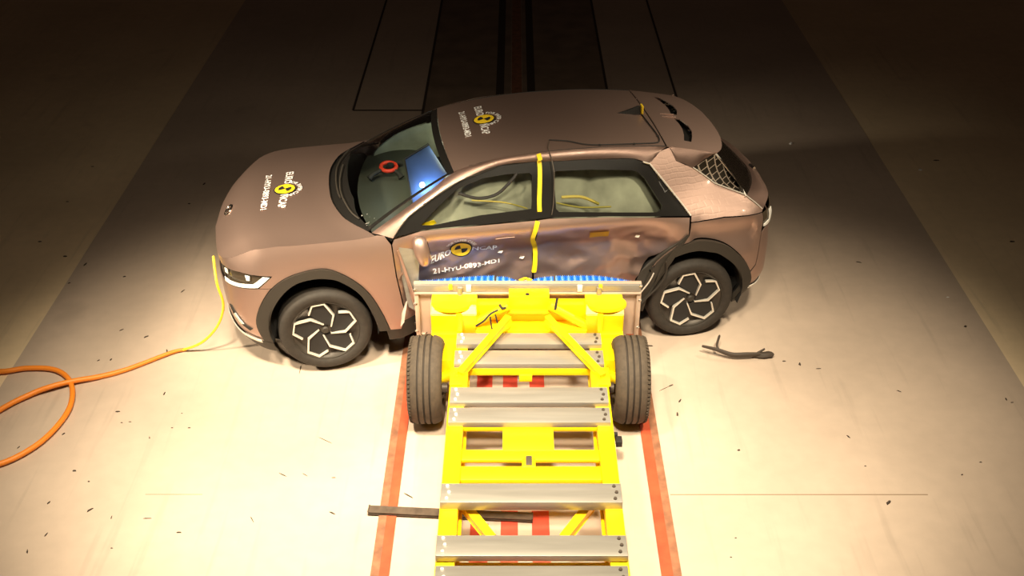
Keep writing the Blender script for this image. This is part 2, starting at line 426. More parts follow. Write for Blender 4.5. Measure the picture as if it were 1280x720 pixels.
def strip(name, A, B, mat, parent=None, bulge=0.0, n=24, rows=6, sy=1, thick=.005, out=None):
    """ruled skin between two 3D curves, pushed outwards in the middle"""
    A = [Vector(p) for p in A]; B = [Vector(p) for p in B]
    def at(c, t):
        L = [0.0]
        for p, q in zip(c, c[1:]): L.append(L[-1] + (q - p).length)
        d = t * L[-1]
        for i in range(len(c) - 1):
            if d <= L[i + 1] + 1e-9: return c[i].lerp(c[i + 1], (d - L[i]) / max(1e-9, L[i + 1] - L[i]))
        return c[-1].copy()
    A = catmull(A, 6); B = catmull(B, 6)
    V = []; F = []; o = Vector(out or (0, 0.7, 0.7)).normalized()
    for i in range(n + 1):
        a = at(A, i / n); b = at(B, i / n)
        for j in range(rows + 1):
            s = j / rows; V.append(a.lerp(b, s) + o * (bulge * 4 * s * (1 - s)))
    for i in range(n):
        for j in range(rows):
            q = i * (rows + 1) + j; F.append((q, q + 1, q + rows + 2, q + rows + 1))
    g = (V[F[0][1]] - V[F[0][0]]).cross(V[F[0][3]] - V[F[0][0]])
    if g.dot(o) < 0: F = [f[::-1] for f in F]
    if thick:
        k = len(V); me = bmesh.new(); vs_ = [me.verts.new(v) for v in V]
        for f in F: me.faces.new([vs_[i] for i in f])
        bmesh.ops.solidify(me, geom=me.faces[:], thickness=thick)
        if sy < 0:
            for v in me.verts: v.co.y = -v.co.y
            bmesh.ops.reverse_faces(me, faces=me.faces[:])
        return from_bm(name, me, mat, parent or car, True, 50)
    if sy < 0: V = [Vector((v.x, -v.y, v.z)) for v in V]; F = [f[::-1] for f in F]
    return mesh(name, V, F, mat, parent or car, True)

# outlines on the side surface, (along, height)
CREASE = [(1.04, 1.172), (1.21, 1.154), (1.38, 1.149), (1.585, 1.143), (1.80, 1.137), (2.025, 1.105), (2.16, 1.04), (2.30, .965), (2.42, .92), (2.55, .895), (2.8, .885), (3.02, .88)]
ztop = interp(CREASE)
ARCH_F_OUT = [(2.03, .28), (2.052, .465), (1.99, .639), (1.879, .796), (1.733, .898), (1.547, .946), (1.413, .936), (1.256, .842), (1.13, .703), (1.042, .513), (.985, .33)]
ARCH_F_IN = [(1.94, .28), (1.945, .402), (1.90, .578), (1.804, .733), (1.685, .834), (1.554, .866), (1.45, .862), (1.349, .829), (1.21, .71), (1.123, .522), (1.076, .335)]
ARCH_R_OUT = [(-1.02, .33), (-1.055, .53), (-1.14, .74), (-1.287, .877), (-1.399, .916), (-1.546, .938), (-1.725, .884), (-1.883, .748), (-2.0, .57), (-2.03, .42), (-2.02, .30)]
ARCH_R_IN = [(-1.09, .30), (-1.12, .50), (-1.19, .68), (-1.26, .779), (-1.38, .83), (-1.498, .848), (-1.60, .83), (-1.695, .794), (-1.846, .65), (-1.93, .466), (-1.945, .34), (-1.945, .28)]
AFO, ARO = smooth2(ARCH_F_OUT), smooth2(ARCH_R_OUT)
FRAME_TOP = [(.922, 1.143), (.875, 1.202), (.788, 1.29), (.602, 1.398), (.386, 1.504), (.088, 1.584), (-.201, 1.596), (-.382, 1.590), (-.661, 1.588), (-.994, 1.573), (-1.115, 1.532), (-1.279, 1.332), (-1.438, 1.136)]
BELT = [(-1.438, 1.134), (-.76, 1.183), (-.29, 1.205), (-.15, 1.20), (.25, 1.192), (.70, 1.185), (.922, 1.14)]
WIN_F = [(.697, 1.222), (.579, 1.32), (.409, 1.446), (.194, 1.508), (.006, 1.523), (-.16, 1.521), (-.175, 1.505), (-.162, 1.322), (-.155, 1.28), (.245, 1.262), (.605, 1.217)]
WIN_R = [(-.351, 1.505), (-.37, 1.521), (-.655, 1.515), (-.97, 1.492), (-1.02, 1.475), (-1.068, 1.432), (-1.198, 1.233), (-1.195, 1.205), (-1.156, 1.19), (-.762, 1.217), (-.375, 1.245), (-.355, 1.265)]
HEAD_TOP = [(1.86, .90), (2.0, .903), (2.14, .898), (2.30, .875), (2.41, .855)]
HEAD_BOT = [(2.41, .715), (2.28, .735), (2.12, .762), (1.985, .79)]
UQ = [(-1.31, 1.62), (-1.347, 1.522), (-1.491, 1.452), (-1.693, 1.314), (-1.98, 1.214), (-2.11, 1.096)]

for sy in (1, -1):
    skin = crushed if sy > 0 else side
    fend = [(.938, 1.096), (.985, 1.165)] + [(1.04 + 1.38 * i / 40, ztop(1.04 + 1.38 * i / 40) + .001) for i in range(41)] + [(2.425, .917), (2.425, .86)] + HEAD_TOP[::-1][1:] + [(1.985, .79)] + AFO[15:] + [(.90, .33), (.878, .40), (.875, .549), (.917, .835)]
    f = panel('front_fender', fend, M['paint'], sy=sy, sp=.045, gap=.0015)
    bump = HEAD_BOT[::-1] + [(2.6, .70), (3.02, .70), (3.02, .33), (2.6, .30), (2.3, .28), (2.04, .28)] + AFO[5:16]
    panel('front_bumper', bump, M['paint'], sy=sy, sp=.05)
    panel('bumper_lip', [(2.04, .28), (2.3, .28), (2.6, .30), (3.02, .33), (3.02, .20), (2.3, .165), (1.94, .18), (1.95, .28)], M['cladding'], sy=sy, off=.012)
    panel('skid_strip', [(2.045, .292), (2.30, .292), (2.6, .312), (2.9, .325), (2.9, .295), (2.6, .285), (2.3, .262), (2.045, .262)], M['silver'], sy=sy, off=.02)
    panel('fog_pocket', [(2.10, .385), (2.18, .40), (2.35, .52), (2.42, .50), (2.33, .40), (2.15, .345)], M['matt_black'], sy=sy, off=.006)
    panel('fog_lamp', [(2.20, .405), (2.30, .47), (2.335, .445), (2.24, .385)], M['silver'], sy=sy, off=.012, gap=0)
    h = panel('headlight', HEAD_TOP + HEAD_BOT, M['lamp_dark'], sy=sy, off=-.02, sp=.05)
    panel('light_strip', [(1.875, .892), (1.94, .897), (2.03, .825), (2.14, .80), (2.28, .778), (2.405, .765), (2.405, .72), (2.28, .74), (2.12, .767), (1.985, .797)], M['lens'], h, sy=sy, off=.004, sp=.04)
    panel('lamp_cell', [(2.33, .855), (2.40, .845), (2.40, .80), (2.33, .81)], M['lens'], h, sy=sy, off=-.004)
    panel('lamp_cell', [(2.05, .885), (2.10, .883), (2.09, .835), (2.055, .84)], M['lens'], h, sy=sy, off=-.004)
    panel('front_grille', [(2.43, .855), (2.6, .845), (3.02, .835), (3.02, .705), (2.6, .705), (2.43, .715)], M['black'], sy=sy, off=-.015)
    panel('nose_panel', [(2.42 + .6 * i / 16, ztop(2.42 + .6 * i / 16)) for i in range(17)] + [(3.02, .835), (2.6, .845), (2.425, .855)], M['paint'], sy=sy, gap=0, sp=.05)
    panel('wheel_arch_trim', AFO + smooth2(ARCH_F_IN)[::-1], M['cladding'], sy=sy, off=.014, thick=.04, sp=.04)
    panel('wheel_arch_trim', ARO + smooth2(ARCH_R_IN)[::-1], M['cladding'], sy=sy, off=.014, thick=.04, sp=.04)
    panel('sill', [(.985, .40), (1.02, .33), (1.0, .22), (-1.02, .22), (-1.04, .40)], M['cladding'], fn=(lambda u, z: P(u, z, True)) if sy > 0 else side, sy=sy)
    fd = panel('front_door', [(.933, 1.096), (.915, 1.135), (.70, 1.182), (.25, 1.189), (-.19, 1.196), (-.185, 1.0), (-.18, .40), (.872, .40), (.87, .549), (.912, .835)], M['paint'], fn=skin, sy=sy, sp=.028 if sy > 0 else .06, sharp=30)
    rd = panel('rear_door', [(-.20, 1.196), (-.29, 1.202), (-.76, 1.180), (-1.43, 1.131), (-1.422, .982), (-1.284, .86), (-1.14, .74), (-1.05, .53), (-1.04, .40), (-.19, .40), (-.195, 1.0)], M['paint'], fn=skin, sy=sy, sp=.028 if sy > 0 else .06, sharp=30)
    if sy > 0: fd_left, rd_left = fd, rd
    wf = panel('window_frame', FRAME_TOP + BELT[1:-1], M['black'], sy=sy, off=.004, holes=(WIN_F, WIN_R), sp=.05, thick=.02)
    panel('front_window', WIN_F, M['glass'], sy=sy, off=-.008, gap=-.004, thick=0, sp=.06)
    panel('rear_window', WIN_R, M['glass'], sy=sy, off=-.008, gap=-.004, thick=0, sp=.06)
    tr = [P(a, b) + normal_at(side, a, b, -1) * .022 for a, b in [(-1.06, 1.545), (-1.115, 1.527), (-1.19, 1.437), (-1.279, 1.328), (-1.36, 1.23), (-1.43, 1.142)]]
    tube('window_molding', [(p.x, sy * p.y, p.z) for p in tr], .007, M['silver'], car, 6)
    tr = [P(a, b) + Vector((0, .010, .004)) for a, b in [(.915, 1.15), (.875, 1.20), (.788, 1.286), (.602, 1.394), (.386, 1.50), (.088, 1.58)]]
    tube('window_molding', [(p.x, sy * p.y, p.z) for p in tr], .004, M['cladding'], car, 6)
    quart = [(-1.442, 1.136)] + FRAME_TOP[::-1][1:3] + [(-1.20, 1.60)] + UQ + [(-2.1, 1.081), (-1.714, 1.111), (-1.438, 1.093)]
    panel('quarter_panel', quart, M['paint_rippled'], sy=sy, sp=.045, gap=.001)
    low = [(-1.438, 1.088), (-1.714, 1.106), (-2.1, 1.076), (-2.1, .90), (-2.06, .62), (-2.0, .57)] + ARO[10:39][::-1] + [(-1.284, .875), (-1.428, .982)]
    panel('rear_fender', low, M['paint'], fn=lower_rear, sy=sy, sp=.04)
    panel('rear_bumper', [(-2.005, .555), (-2.065, .61), (-2.105, .90), (-2.16, .93), (-2.98, .93), (-2.98, .40), (-2.2, .40), (-2.035, .42)], M['paint'], sy=sy, sp=.05)
    panel('rear_lip', [(-2.03, .415), (-2.2, .40), (-2.98, .40), (-2.98, .26), (-2.2, .26), (-2.0, .27)], M['cladding'], sy=sy, off=.010)
    panel('rear_skid_strip', [(-2.035, .432), (-2.2, .418), (-2.9, .418), (-2.9, .39), (-2.2, .39), (-2.035, .402)], M['silver'], sy=sy, off=.018)
    tl = panel('taillight', [(-2.105, 1.07), (-2.2, 1.075), (-2.9, 1.075), (-2.9, .94), (-2.17, .94), (-2.11, .945)], M['lamp_dark'], sy=sy, off=-.004, sp=.05)
    panel('lamp_border', [(-2.11, .975), (-2.19, .985), (-2.9, .985), (-2.9, .945), (-2.17, .945), (-2.115, .95)], M['lens'], tl, sy=sy, off=.006)
    panel('lamp_border', [(-2.20, 1.07), (-2.27, 1.07), (-2.27, .985), (-2.20, .985)], M['lens'], tl, sy=sy, off=.006)
    # roof side: from the windscreen corner up the pillar and back along the roof
    SIDE_TOP = [(1.085, .785, 1.150), (.86, .745, 1.285), (.62, .685, 1.425), (.42, .625, 1.538), (.20, .612, 1.600), (0, .607, 1.636), (-.4, .603, 1.658), (-.8, .60, 1.658), (-1.10, .592, 1.640), (-1.29, .588, 1.622)]
    low_edge = [P(a, b) for a, b in FRAME_TOP[:11]] + [P(-1.21, 1.60)]
    strip('roof_rail', low_edge, SIDE_TOP, M['paint'], bulge=.012, n=46, rows=6, sy=sy)
    strip('pillar_base', [P(.985, 1.16), P(.935, 1.12), P(.925, 1.143)], [(1.10, .80, 1.152), (1.09, .79, 1.150), (1.08, .785, 1.150)], M['black'], n=8, rows=3, sy=sy)
    for sgn, cx in ((1, 1.5), (-1, -1.5)):
        V = []; F = []; n = 20
        for i in range(n + 1):
            a = -.35 + (math.pi + .7) * i / n
            for y in (.925, .62): V.append((cx + .435 * math.cos(a), sy * y, .44 + .42 * math.sin(a)))
        for i in range(n): F.append((2 * i, 2 * i + 1, 2 * i + 3, 2 * i + 2))
        k = len(V); V.append((cx, sy * .62, .4))
        for i in range(n): F.append((2 * i + 1, k, 2 * i + 3))
        mesh('wheel_housing', V, F, M['void'], car)

zc = interp([(-1.9, 1.525), (-1.72, 1.568), (-1.5, 1.615), (-1.28, 1.652), (-1.0, 1.675), (-.7, 1.688), (-.4, 1.686), (-.1, 1.668), (.2, 1.628), (.45, 1.568), (.6, 1.51)])
def roof_fn(x, y): return Vector((x, y, zc(x) - .030 * min(1.2, (abs(y) / .6)) ** 2.2))
def ws_top_x(y): return .455 - .035 * (abs(y) / .62) ** 2
roof_poly = [(ws_top_x(.62 * t / 6), .62 * t / 6) for t in range(-6, 7)] + [(.2, .612), (0, .607), (-.4, .603), (-.8, .60), (-1.1, .592), (-1.275, .588)] + [(-1.275, -.588), (-1.1, -.592), (-.8, -.60), (-.4, -.603), (0, -.607), (.2, -.612)]
roof = panel('roof', roof_poly, M['paint'], fn=roof_fn, sign=1, sp=.07, gap=.002)
trail = interp([(0, -1.852), (.2, -1.845), (.4, -1.81), (.52, -1.765), (.6, -1.70)])
SLOT = [(-1.505, .045), (-1.555, .050), (-1.590, .16), (-1.588, .27), (-1.556, .38), (-1.522, .468), (-1.466, .460), (-1.496, .36), (-1.516, .25), (-1.518, .15)]
SLOT_R = [(x, -y) for x, y in SLOT]
sp_poly = [(-1.285, .588), (-1.285, -.588)] + [(trail(abs(y)), y) for y in (-.6, -.56, -.52, -.46, -.4, -.3, -.2, -.1, 0, .1, .2, .3, .4, .46, .52, .56, .6)]
spoiler = panel('spoiler', sp_poly, M['paint'], fn=roof_fn, sign=1, sp=.05, gap=.002, holes=(SLOT, SLOT_R), thick=.008)
panel('slot_well', [(-1.44, -.5), (-1.44, .5), (-1.62, .5), (-1.62, -.5)], M['void'], spoiler, fn=lambda x, y: roof_fn(x, y) - Vector((0, 0, .07)), sign=1, thick=.004)
for s in (1, -1):
    tube('spoiler_rib', [roof_fn(-1.40, s * .03) + Vector((0, 0, .000)), roof_fn(-1.52, s * .03) + Vector((0, 0, .006))], [.002, .006], M['paint'], spoiler, 8)
    top = [roof_fn(x, .588 + .012 * i / 5) for i, x in enumerate((-1.285, -1.37, -1.45, -1.53, -1.61, -1.70))]
    bot = [P(-1.315, 1.60), P(-1.347, 1.526), P(-1.42, 1.492), P(-1.491, 1.457), Vector((-1.60, .61, 1.50)), Vector((-1.695, .602, 1.548))]
    strip('spoiler_side', top, bot, M['paint'], spoiler, bulge=.01, n=20, rows=4, sy=s)
    # dark side fin between spoiler, quarter panel and rear glass
    g_top = [Vector((-1.69, .585, 1.535)), Vector((-1.80, .59, 1.40)), Vector((-1.90, .615, 1.28)), P(-1.985, 1.205)]
    q_edge = [P(-1.491, 1.450), P(-1.60, 1.378), P(-1.693, 1.314), P(-1.84, 1.262), P(-1.98, 1.214)]
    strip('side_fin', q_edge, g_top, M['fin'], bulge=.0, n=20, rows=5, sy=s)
    tube('fin_molding', [(p.x, s * (p.y + .004), p.z + .004) for p in g_top], .009, M['silver'], car, 6)
    tube('fin_molding', [(p.x, s * (p.y + .004), p.z + .004) for p in [P(-1.491, 1.455), P(-1.60, 1.383), P(-1.693, 1.319), P(-1.84, 1.266), P(-1.98, 1.218), P(-2.05, 1.16), P(-2.11, 1.10)]], .005, M['silver'], car, 6)
# windscreen, cowl, bonnet
def arc_x(y):
    return interp([(0, 1.392), (.19, 1.385), (.3, 1.372), (.5, 1.318), (.57, 1.29), (.70, 1.20), (.785, 1.125), (.88, 1.055)])(abs(y))
def arc_z(y): return 1.183 - .028 * (abs(y) / .88) ** 2
def ws(s, t):
    """s from cowl (0) to roof (1), t across (-1..1)"""
    a = Vector((arc_x(.785 * t) if abs(t) < 1 else 1.125, .785 * t, arc_z(.785 * t) - .006))
    b = Vector((ws_top_x(.62 * t), .62 * t, roof_fn(ws_top_x(.62 * t), .62 * t).z))
    p = a.lerp(b, s); p.z += .030 * 4 * s * (1 - s) * (1 - .3 * t * t)
    return p
SEAM = .17
panel('cowl', [(0, -1), (0, -.5), (0, 0), (0, .5), (0, 1), (SEAM * .35, 1), (SEAM, .5), (SEAM, 0), (SEAM, -.5), (SEAM * .35, -1)], M['black'], fn=ws, sign=-1, sp=.06, gap=0, thick=.01)
panel('windscreen', [(SEAM * .35, -1), (SEAM, -.5), (SEAM, 0), (SEAM, .5), (SEAM * .35, 1), (.94, 1), (.94, -1)], M['windscreen'], fn=ws, sign=-1, sp=.08, gap=0, thick=0)
wsb = panel('windscreen_border', [(.94, -1), (.94, 1), (1, 1), (1, -1)], M['black'], fn=ws, sign=-1, sp=.06, gap=0, thick=.006)
for t0, t1 in ((.968, 1.0), (-1.0, -.988)):
    panel('windscreen_border', [(.06, t0), (.06, t1), (.94, t1), (.94, t0)], M['black'], fn=ws, sign=-1, sp=.05, gap=0, thick=.006, off=.002)
for pts in ([(.10, -.75), (.075, -.35), (.07, .05), (.075, .4)], [(.13, -.3), (.10, .1), (.09, .5), (.075, .85)]):
    tube('wiper', [ws(c.x, c.y) + Vector((0, 0, .016)) for c in catmull([(a, b, 0) for a, b in pts], 5)], .007, M['cladding'], car, 6)
def edgeE(u): return P(u, ztop(u))
def hood_pt(s, t):
    sgn = 1 if t >= 0 else -1
    def rear(t): return Vector((arc_x(.87 * t), .87 * t, arc_z(.87 * t)))
    def front(t):
        p = edgeE(3.02 - .60 * abs(t)); return Vector((p.x, p.y if t >= 0 else -p.y, p.z))
    def lat(s, sg):
        p = edgeE(1.05 + (2.42 - 1.05) * s); return Vector((p.x, sg * p.y, p.z))
    tt = (t + 1) / 2
    c = rear(t).lerp(front(t), s) + lat(s, -1).lerp(lat(s, 1), tt)
    b = rear(-1).lerp(rear(1), tt).lerp(front(-1).lerp(front(1), tt), s)
    p = c - b; p.z += .022 * math.sin(math.pi * s) * (1 - t * t)
    return p
V = []; F = []; ns, ntt = 30, 32
for i in range(ns + 1):
    for j in range(ntt + 1): V.append(hood_pt(.004 + .996 * i / ns, -.999 + 1.998 * j / ntt))
for i in range(ns):
    for j in range(ntt):
        q = i * (ntt + 1) + j; F.append((q, q + ntt + 1, q + ntt + 2, q + 1))
if (V[F[0][1]] - V[F[0][0]]).cross(V[F[0][2]] - V[F[0][0]]).z < 0: F = [f[::-1] for f in F]
hood = mesh('hood', V, F, M['paint'], car)
# emblem at the bonnet's leading edge: a slanted letter in an oval
def hood_z(x, y):
    ok, loc, nrm, i = hood.ray_cast(Vector((x, y, 3)), Vector((0, 0, -1)))
    return (loc, nrm) if ok else (Vector((x, y, 1.0)), Vector((0, 0, 1)))
# tail
gl_top = [Vector((-1.69, y, 1.535 + .012 * (1 - (y / .585) ** 2))) for y in (-.585, -.3, 0, .3, .585)]
c1 = P(-1.985, 1.205)
gl_bot = [Vector((c1.x, -c1.y, c1.z)), Vector((-2.107, -.42, 1.135)), Vector((-2.185, -.2, 1.12)), Vector((-2.205, 0, 1.118)), Vector((-2.185, .2, 1.12)), Vector((-2.107, .42, 1.135)), c1]
strip('rear_window_glass', gl_top, gl_bot, M['rear_glass'], bulge=.02, n=30, rows=8, out=(-.7, 0, .7), thick=.004)
c2 = P(-2.11, 1.092)
led = [Vector((c2.x, -c2.y, c2.z)), Vector((-2.222, -.52, 1.10)), Vector((-2.270, -.2, 1.10)), Vector((-2.280, 0, 1.10)), Vector((-2.270, .2, 1.10)), Vector((-2.222, .52, 1.10)), c2]
strip('tailgate', gl_bot, led, M['paint'], bulge=.012, n=36, rows=4, out=(-.4, 0, .9))
tube('tail_wiper_cap', [(-2.24, .02, 1.122), (-2.25, .1, 1.124)], .014, M['chrome'], car, 8)
# dark inner shell behind the panel gaps, floor pan and bonnet underside
V = []; F = []; us_ = [-2.9 + 5.85 * i / 60 for i in range(61)]; zs_ = (.24, .5, .8, 1.06)
for u in us_:
    for z in zs_:
        in_f = math.hypot(u - 1.5, z - .44) < .50 or math.hypot(u + 1.5, z - .44) < .50
        zz = min(z, ztop(u) - .10) if u > 1.0 else z; p = P(u, zz); z_ = zz
        q = Vector((p.x * (.96 if u > 1.6 else .975), (min(p.y, .56) if in_f else max(0, p.y - .27 if -1.35 < u < 1.05 else p.y - .05)), z_)); V.append(q)
for i in range(60):
    for j in range(3):
        q = i * 4 + j; F.append((q, q + 4, q + 5, q + 1))
V2 = [Vector((v.x, -v.y, v.z)) for v in V]; k = len(V)
F2 = [tuple(x + k for x in f[::-1]) for f in F]
floorF = [(i * 4, i * 4 + k, (i + 1) * 4 + k, (i + 1) * 4) for i in range(60)]
mesh('inner_shell', V + V2, F + F2 + floorF, M['void'], car, False)
# ------------------------------------------------------------------ wheels
def car_wheel(x, sy):
    rim = lathe('wheel', [(.0, -.050), (.05, -.047), (.075, -.055), (.16, -.060), (.225, -.058), (.245, -.045), (.262, -.022), (.270, -.018), (.272, -.03), (.255, -.06), (.245, -.12), (.262, -.22)], M['rim'], car, 56)
    rim.location = (x, sy * .935, .37)
    if sy < 0: rim.rotation_euler = (0, 0, math.pi)
    tp = [(.262, -.03), (.275, -.012), (.300, -.002), (.325, 0.0), (.345, -.008), (.360, -.028), (.369, -.055), (.371, -.08)]
    for g in (-.085, -.125, -.165): tp += [(.371, g + .004), (.362, g + .003), (.362, g - .003), (.371, g - .004)]
    tp += [(.369, -.19), (.360, -.212), (.345, -.232), (.31, -.24), (.262, -.22)]
    lathe('tyre', tp, M['rubber'], rim, 64, closed=True)
    lathe('rim_lip', [(.258, -.028), (.264, -.014), (.272, -.016), (.272, -.03)], M['cladding'], rim, 56)
    hook = [(.052, 30), (.155, 62), (.250, 88), (.254, 110), (.196, 127)]
    def at(r, th, y): a = math.radians(th); return Vector((-r * math.cos(a), y, r * math.sin(a)))
    bm = bmesh.new()
    pts = [at(r, th, -.022 if r > .1 else -.034) for r, th in hook]
    wid = [.012, .017, .018, .018, .014]
    rings = []
    for i, p in enumerate(pts):
        t = (pts[min(i + 1, 4)] - pts[max(i - 1, 0)]).normalized(); s = t.cross(Vector((0, 1, 0))).normalized()
        k = wid[i] / 2
        rings.append([bm.verts.new(p + s * a + Vector((0, b, 0))) for a, b in ((-k, -.02), (-k * .8, .004), (k * .8, .004), (k, -.02))])
    for a, b in zip(rings, rings[1:]):
        for j in range(4): bm.faces.new((a[j], a[(j + 1) % 4], b[(j + 1) % 4], b[j]))
    bm.faces.new(rings[0][::-1]); bm.faces.new(rings[-1]); bmesh.ops.recalc_face_normals(bm, faces=bm.faces[:])
    sp = from_bm('spoke', bm, M['silver'], rim, True, 25)
    sp2 = [sp]
    for k in range(1, 5):
        c = sp.copy(); COL.objects.link(c); c.parent = rim; c.rotation_euler = (0, math.radians(72 * k), 0); sp2.append(c)
    # dark blades that fill each hook
    bm = bmesh.new()
    poly = [at(r, th, -.036) for r, th in ((.05, 40), (.15, 66), (.245, 90), (.248, 110), (.19, 128), (.10, 120))]
    lo = [bm.verts.new(p - Vector((0, .02, 0))) for p in poly]; hi = [bm.verts.new(p) for p in poly]
    bm.faces.new(hi); n = len(poly)
    for i in range(n): bm.faces.new((lo[i], lo[(i + 1) % n], hi[(i + 1) % n], hi[i]))
    bmesh.ops.recalc_face_normals(bm, faces=bm.faces[:])
    bl = from_bm('spoke_blade', bm, M['matt_black'], rim, True, 25)
    for k in range(1, 5):
        c = bl.copy(); COL.objects.link(c); c.parent = rim; c.rotation_euler = (0, math.radians(72 * k), 0)
    lathe('hub_cap', [(0, -.020), (.022, -.020), (.030, -.028), (.031, -.05)], M['cladding'], rim, 24)
    nut = lathe('lug_nut', [(0, -.034), (.007, -.034), (.009, -.04), (.009, -.055)], M['matt_black'], rim, 8)
    nut.location = at(.052, 10, 0)
    for k in range(1, 5):
        c = nut.copy(); COL.objects.link(c); c.parent = rim; c.location = at(.052, 10 + 72 * k, 0)
    return rim
for x in (1.5, -1.5):
    for sy in (1, -1): car_wheel(x, sy)

# ------------------------------------------------------------------ lettering and marks that follow a surface
def text_points(txt):
    cu = bpy.data.curves.new('lettering', 'FONT'); cu.body = txt; cu.resolution_u = 3; cu.offset = 0.018; cu.fill_mode = 'FRONT'
    o = bpy.data.objects.new('lettering', cu); COL.objects.link(o)
    dg = bpy.context.evaluated_depsgraph_get(); dg.update()
    me = bpy.data.meshes.new_from_object(o.evaluated_get(dg))
    V = [(v.co.x, v.co.y) for v in me.vertices]; F = [tuple(p.vertices) for p in me.polygons]
    bpy.data.objects.remove(o); bpy.data.curves.remove(cu); bpy.data.meshes.remove(me)
    x0 = min(v[0] for v in V); x1 = max(v[0] for v in V); y1 = max(v[1] for v in V); y0 = min(0, min(v[1] for v in V))
    return [((x - x0) / (x1 - x0), y / (y1 if y1 else 1)) for x, y in V], F
def applied(name, pts2, faces, fn, mat, parent, off=.006, sy=1):
    """2D pieces laid on a surface fn(a, b) -> (point, normal)"""
    V = []; N = []
    for a, b in pts2:
        p, n = fn(a, b); V.append(p + n * off); N.append(n)
    Fo = []
    for f in faces:
        g = (V[f[1]] - V[f[0]]).cross(V[f[2]] - V[f[0]])
        Fo.append(f if g.dot(N[f[0]]) >= 0 else f[::-1])
    return mesh(name, V, Fo, mat, parent, False)
def word(txt, fn, mat, parent, base0, base1, up, name='lettering', off=.006):
    P2, F = text_points(txt)
    q = [(base0[0] + (base1[0] - base0[0]) * s + up[0] * t, base0[1] + (base1[1] - base0[1]) * s + up[1] * t) for s, t in P2]
    return applied(name, q, F, fn, mat, parent, off)
def arc_word(txt, fn, mat, parent, c, r0, h, a0, a1, ax, ay, off=.006):
    P2, F = text_points(txt); q = []
    for s, t in P2:
        a = a0 + (a1 - a0) * s; r = r0 + h * t
        q.append((c[0] + r * (math.cos(a) * ax[0] + math.sin(a) * ay[0]), c[1] + r * (math.cos(a) * ax[1] + math.sin(a) * ay[1])))
    return applied('arc_lettering', q, F, fn, mat, parent, off)
def roundel(fn, parent, c, r, ax, ay, turn=0.0, off=.005):
    def pt(rr, a): return (c[0] + rr * (math.cos(a) * ax[0] + math.sin(a) * ay[0]), c[1] + rr * (math.cos(a) * ax[1] + math.sin(a) * ay[1]))
    def sector(name, rr, a0, a1, mat, o, n=28, par=parent):
        pts = [c]; F = []
        K = 3
        for k in range(1, K + 1):
            for i in range(n + 1): pts.append(pt(rr * k / K, a0 + (a1 - a0) * i / n))
        for i in range(n): F.append((0, 1 + i, 2 + i))
        for k in range(K - 1):
            for i in range(n):
                q = 1 + k * (n + 1) + i; F.append((q, q + n + 1, q + n + 2, q + 1))
        return applied(name, pts, F, fn, mat, par, o)
    back = sector('roundel_ring', r * 1.13, 0, 2 * math.pi, M['matt_black'], off)
    sector('roundel', r, 0, 2 * math.pi, M['print_yellow'], off + .003)
    for k in (0, 1):
        a = turn + k * math.pi
        sector('roundel_quadrant', r * .64, a, a + math.pi / 2, M['matt_black'], off + .006, 10)
def surf_fn(fn, sign=-1):
    return lambda a, b: (fn(a, b), normal_at(fn, a, b, sign))
DOOR = surf_fn(crushed)
word('EURO', DOOR, M['white'], fd_left, (.635, .828), (.475, .897), (-.008, .062))
word('NCAP', DOOR, M['white'], fd_left, (.305, .925), (.105, .910), (0, .048))
word('21-HYU-0893-MD1', DOOR, M['white'], fd_left, (.62, .738), (.085, .782), (0, .036))
roundel(DOOR, fd_left, (.393, .957), .080, (-1, 0), (0, 1), math.radians(100))
arc_word('FOR SAFER CARS', DOOR, M['white'], fd_left, (.393, .957), .105, .026, math.radians(155), math.radians(25), (-1, 0), (0, 1))
HOODF = lambda a, b: hood_z(a, b)
for fn, par, c, e, n2, num in ((HOODF, hood, (1.745, -.01), ((1.735, -.325), (1.752, -.105)), ((1.778, .085), (1.798, .305)), ((1.905, -.318), (1.935, .292))),
                               (surf_fn(roof_fn, 1), roof, (.082, -.09), ((.125, -.385), (.128, -.18)), ((.128, .005), (.131, .19)), ((.262, -.345), (.268, .170)))):
    up = (-.062, 0)
    word('EURO', fn, M['white'], par, *e, up)
    word('NCAP', fn, M['white'], par, *n2, up)
    word('21-HYU-0893-MD1', fn, M['white'], par, *num, (-.050, 0))
    roundel(fn, par, c, .082, (0, 1), (-1, 0), math.radians(20))
    arc_word('FOR SAFER CARS', fn, M['white'], par, c, .108, .034, math.radians(165), math.radians(5), (0, 1), (-1, 0))
# emblem on the bonnet: oval ring with a slanted letter bar
def emb(a, b): return HOODF(2.215 + b, a)
tube('emblem', [emb(.060 * math.cos(t), -.032 * math.sin(t))[0] + Vector((0, 0, .006)) for t in [2 * math.pi * i / 24 for i in range(25)]], .007, M['chrome'], hood, 6)
tube('emblem_bar', [emb(-.028, -.024)[0] + Vector((0, 0, .007)), emb(-.012, .024)[0] + Vector((0, 0, .007))], .006, M['chrome'], hood, 6)
tube('emblem_bar', [emb(.012, -.024)[0] + Vector((0, 0, .007)), emb(.028, .024)[0] + Vector((0, 0, .007))], .006, M['chrome'], hood, 6)
tube('emblem_bar', [emb(-.020, .004)[0] + Vector((0, 0, .007)), emb(.020, -.004)[0] + Vector((0, 0, .007))], .006, M['chrome'], hood, 6)

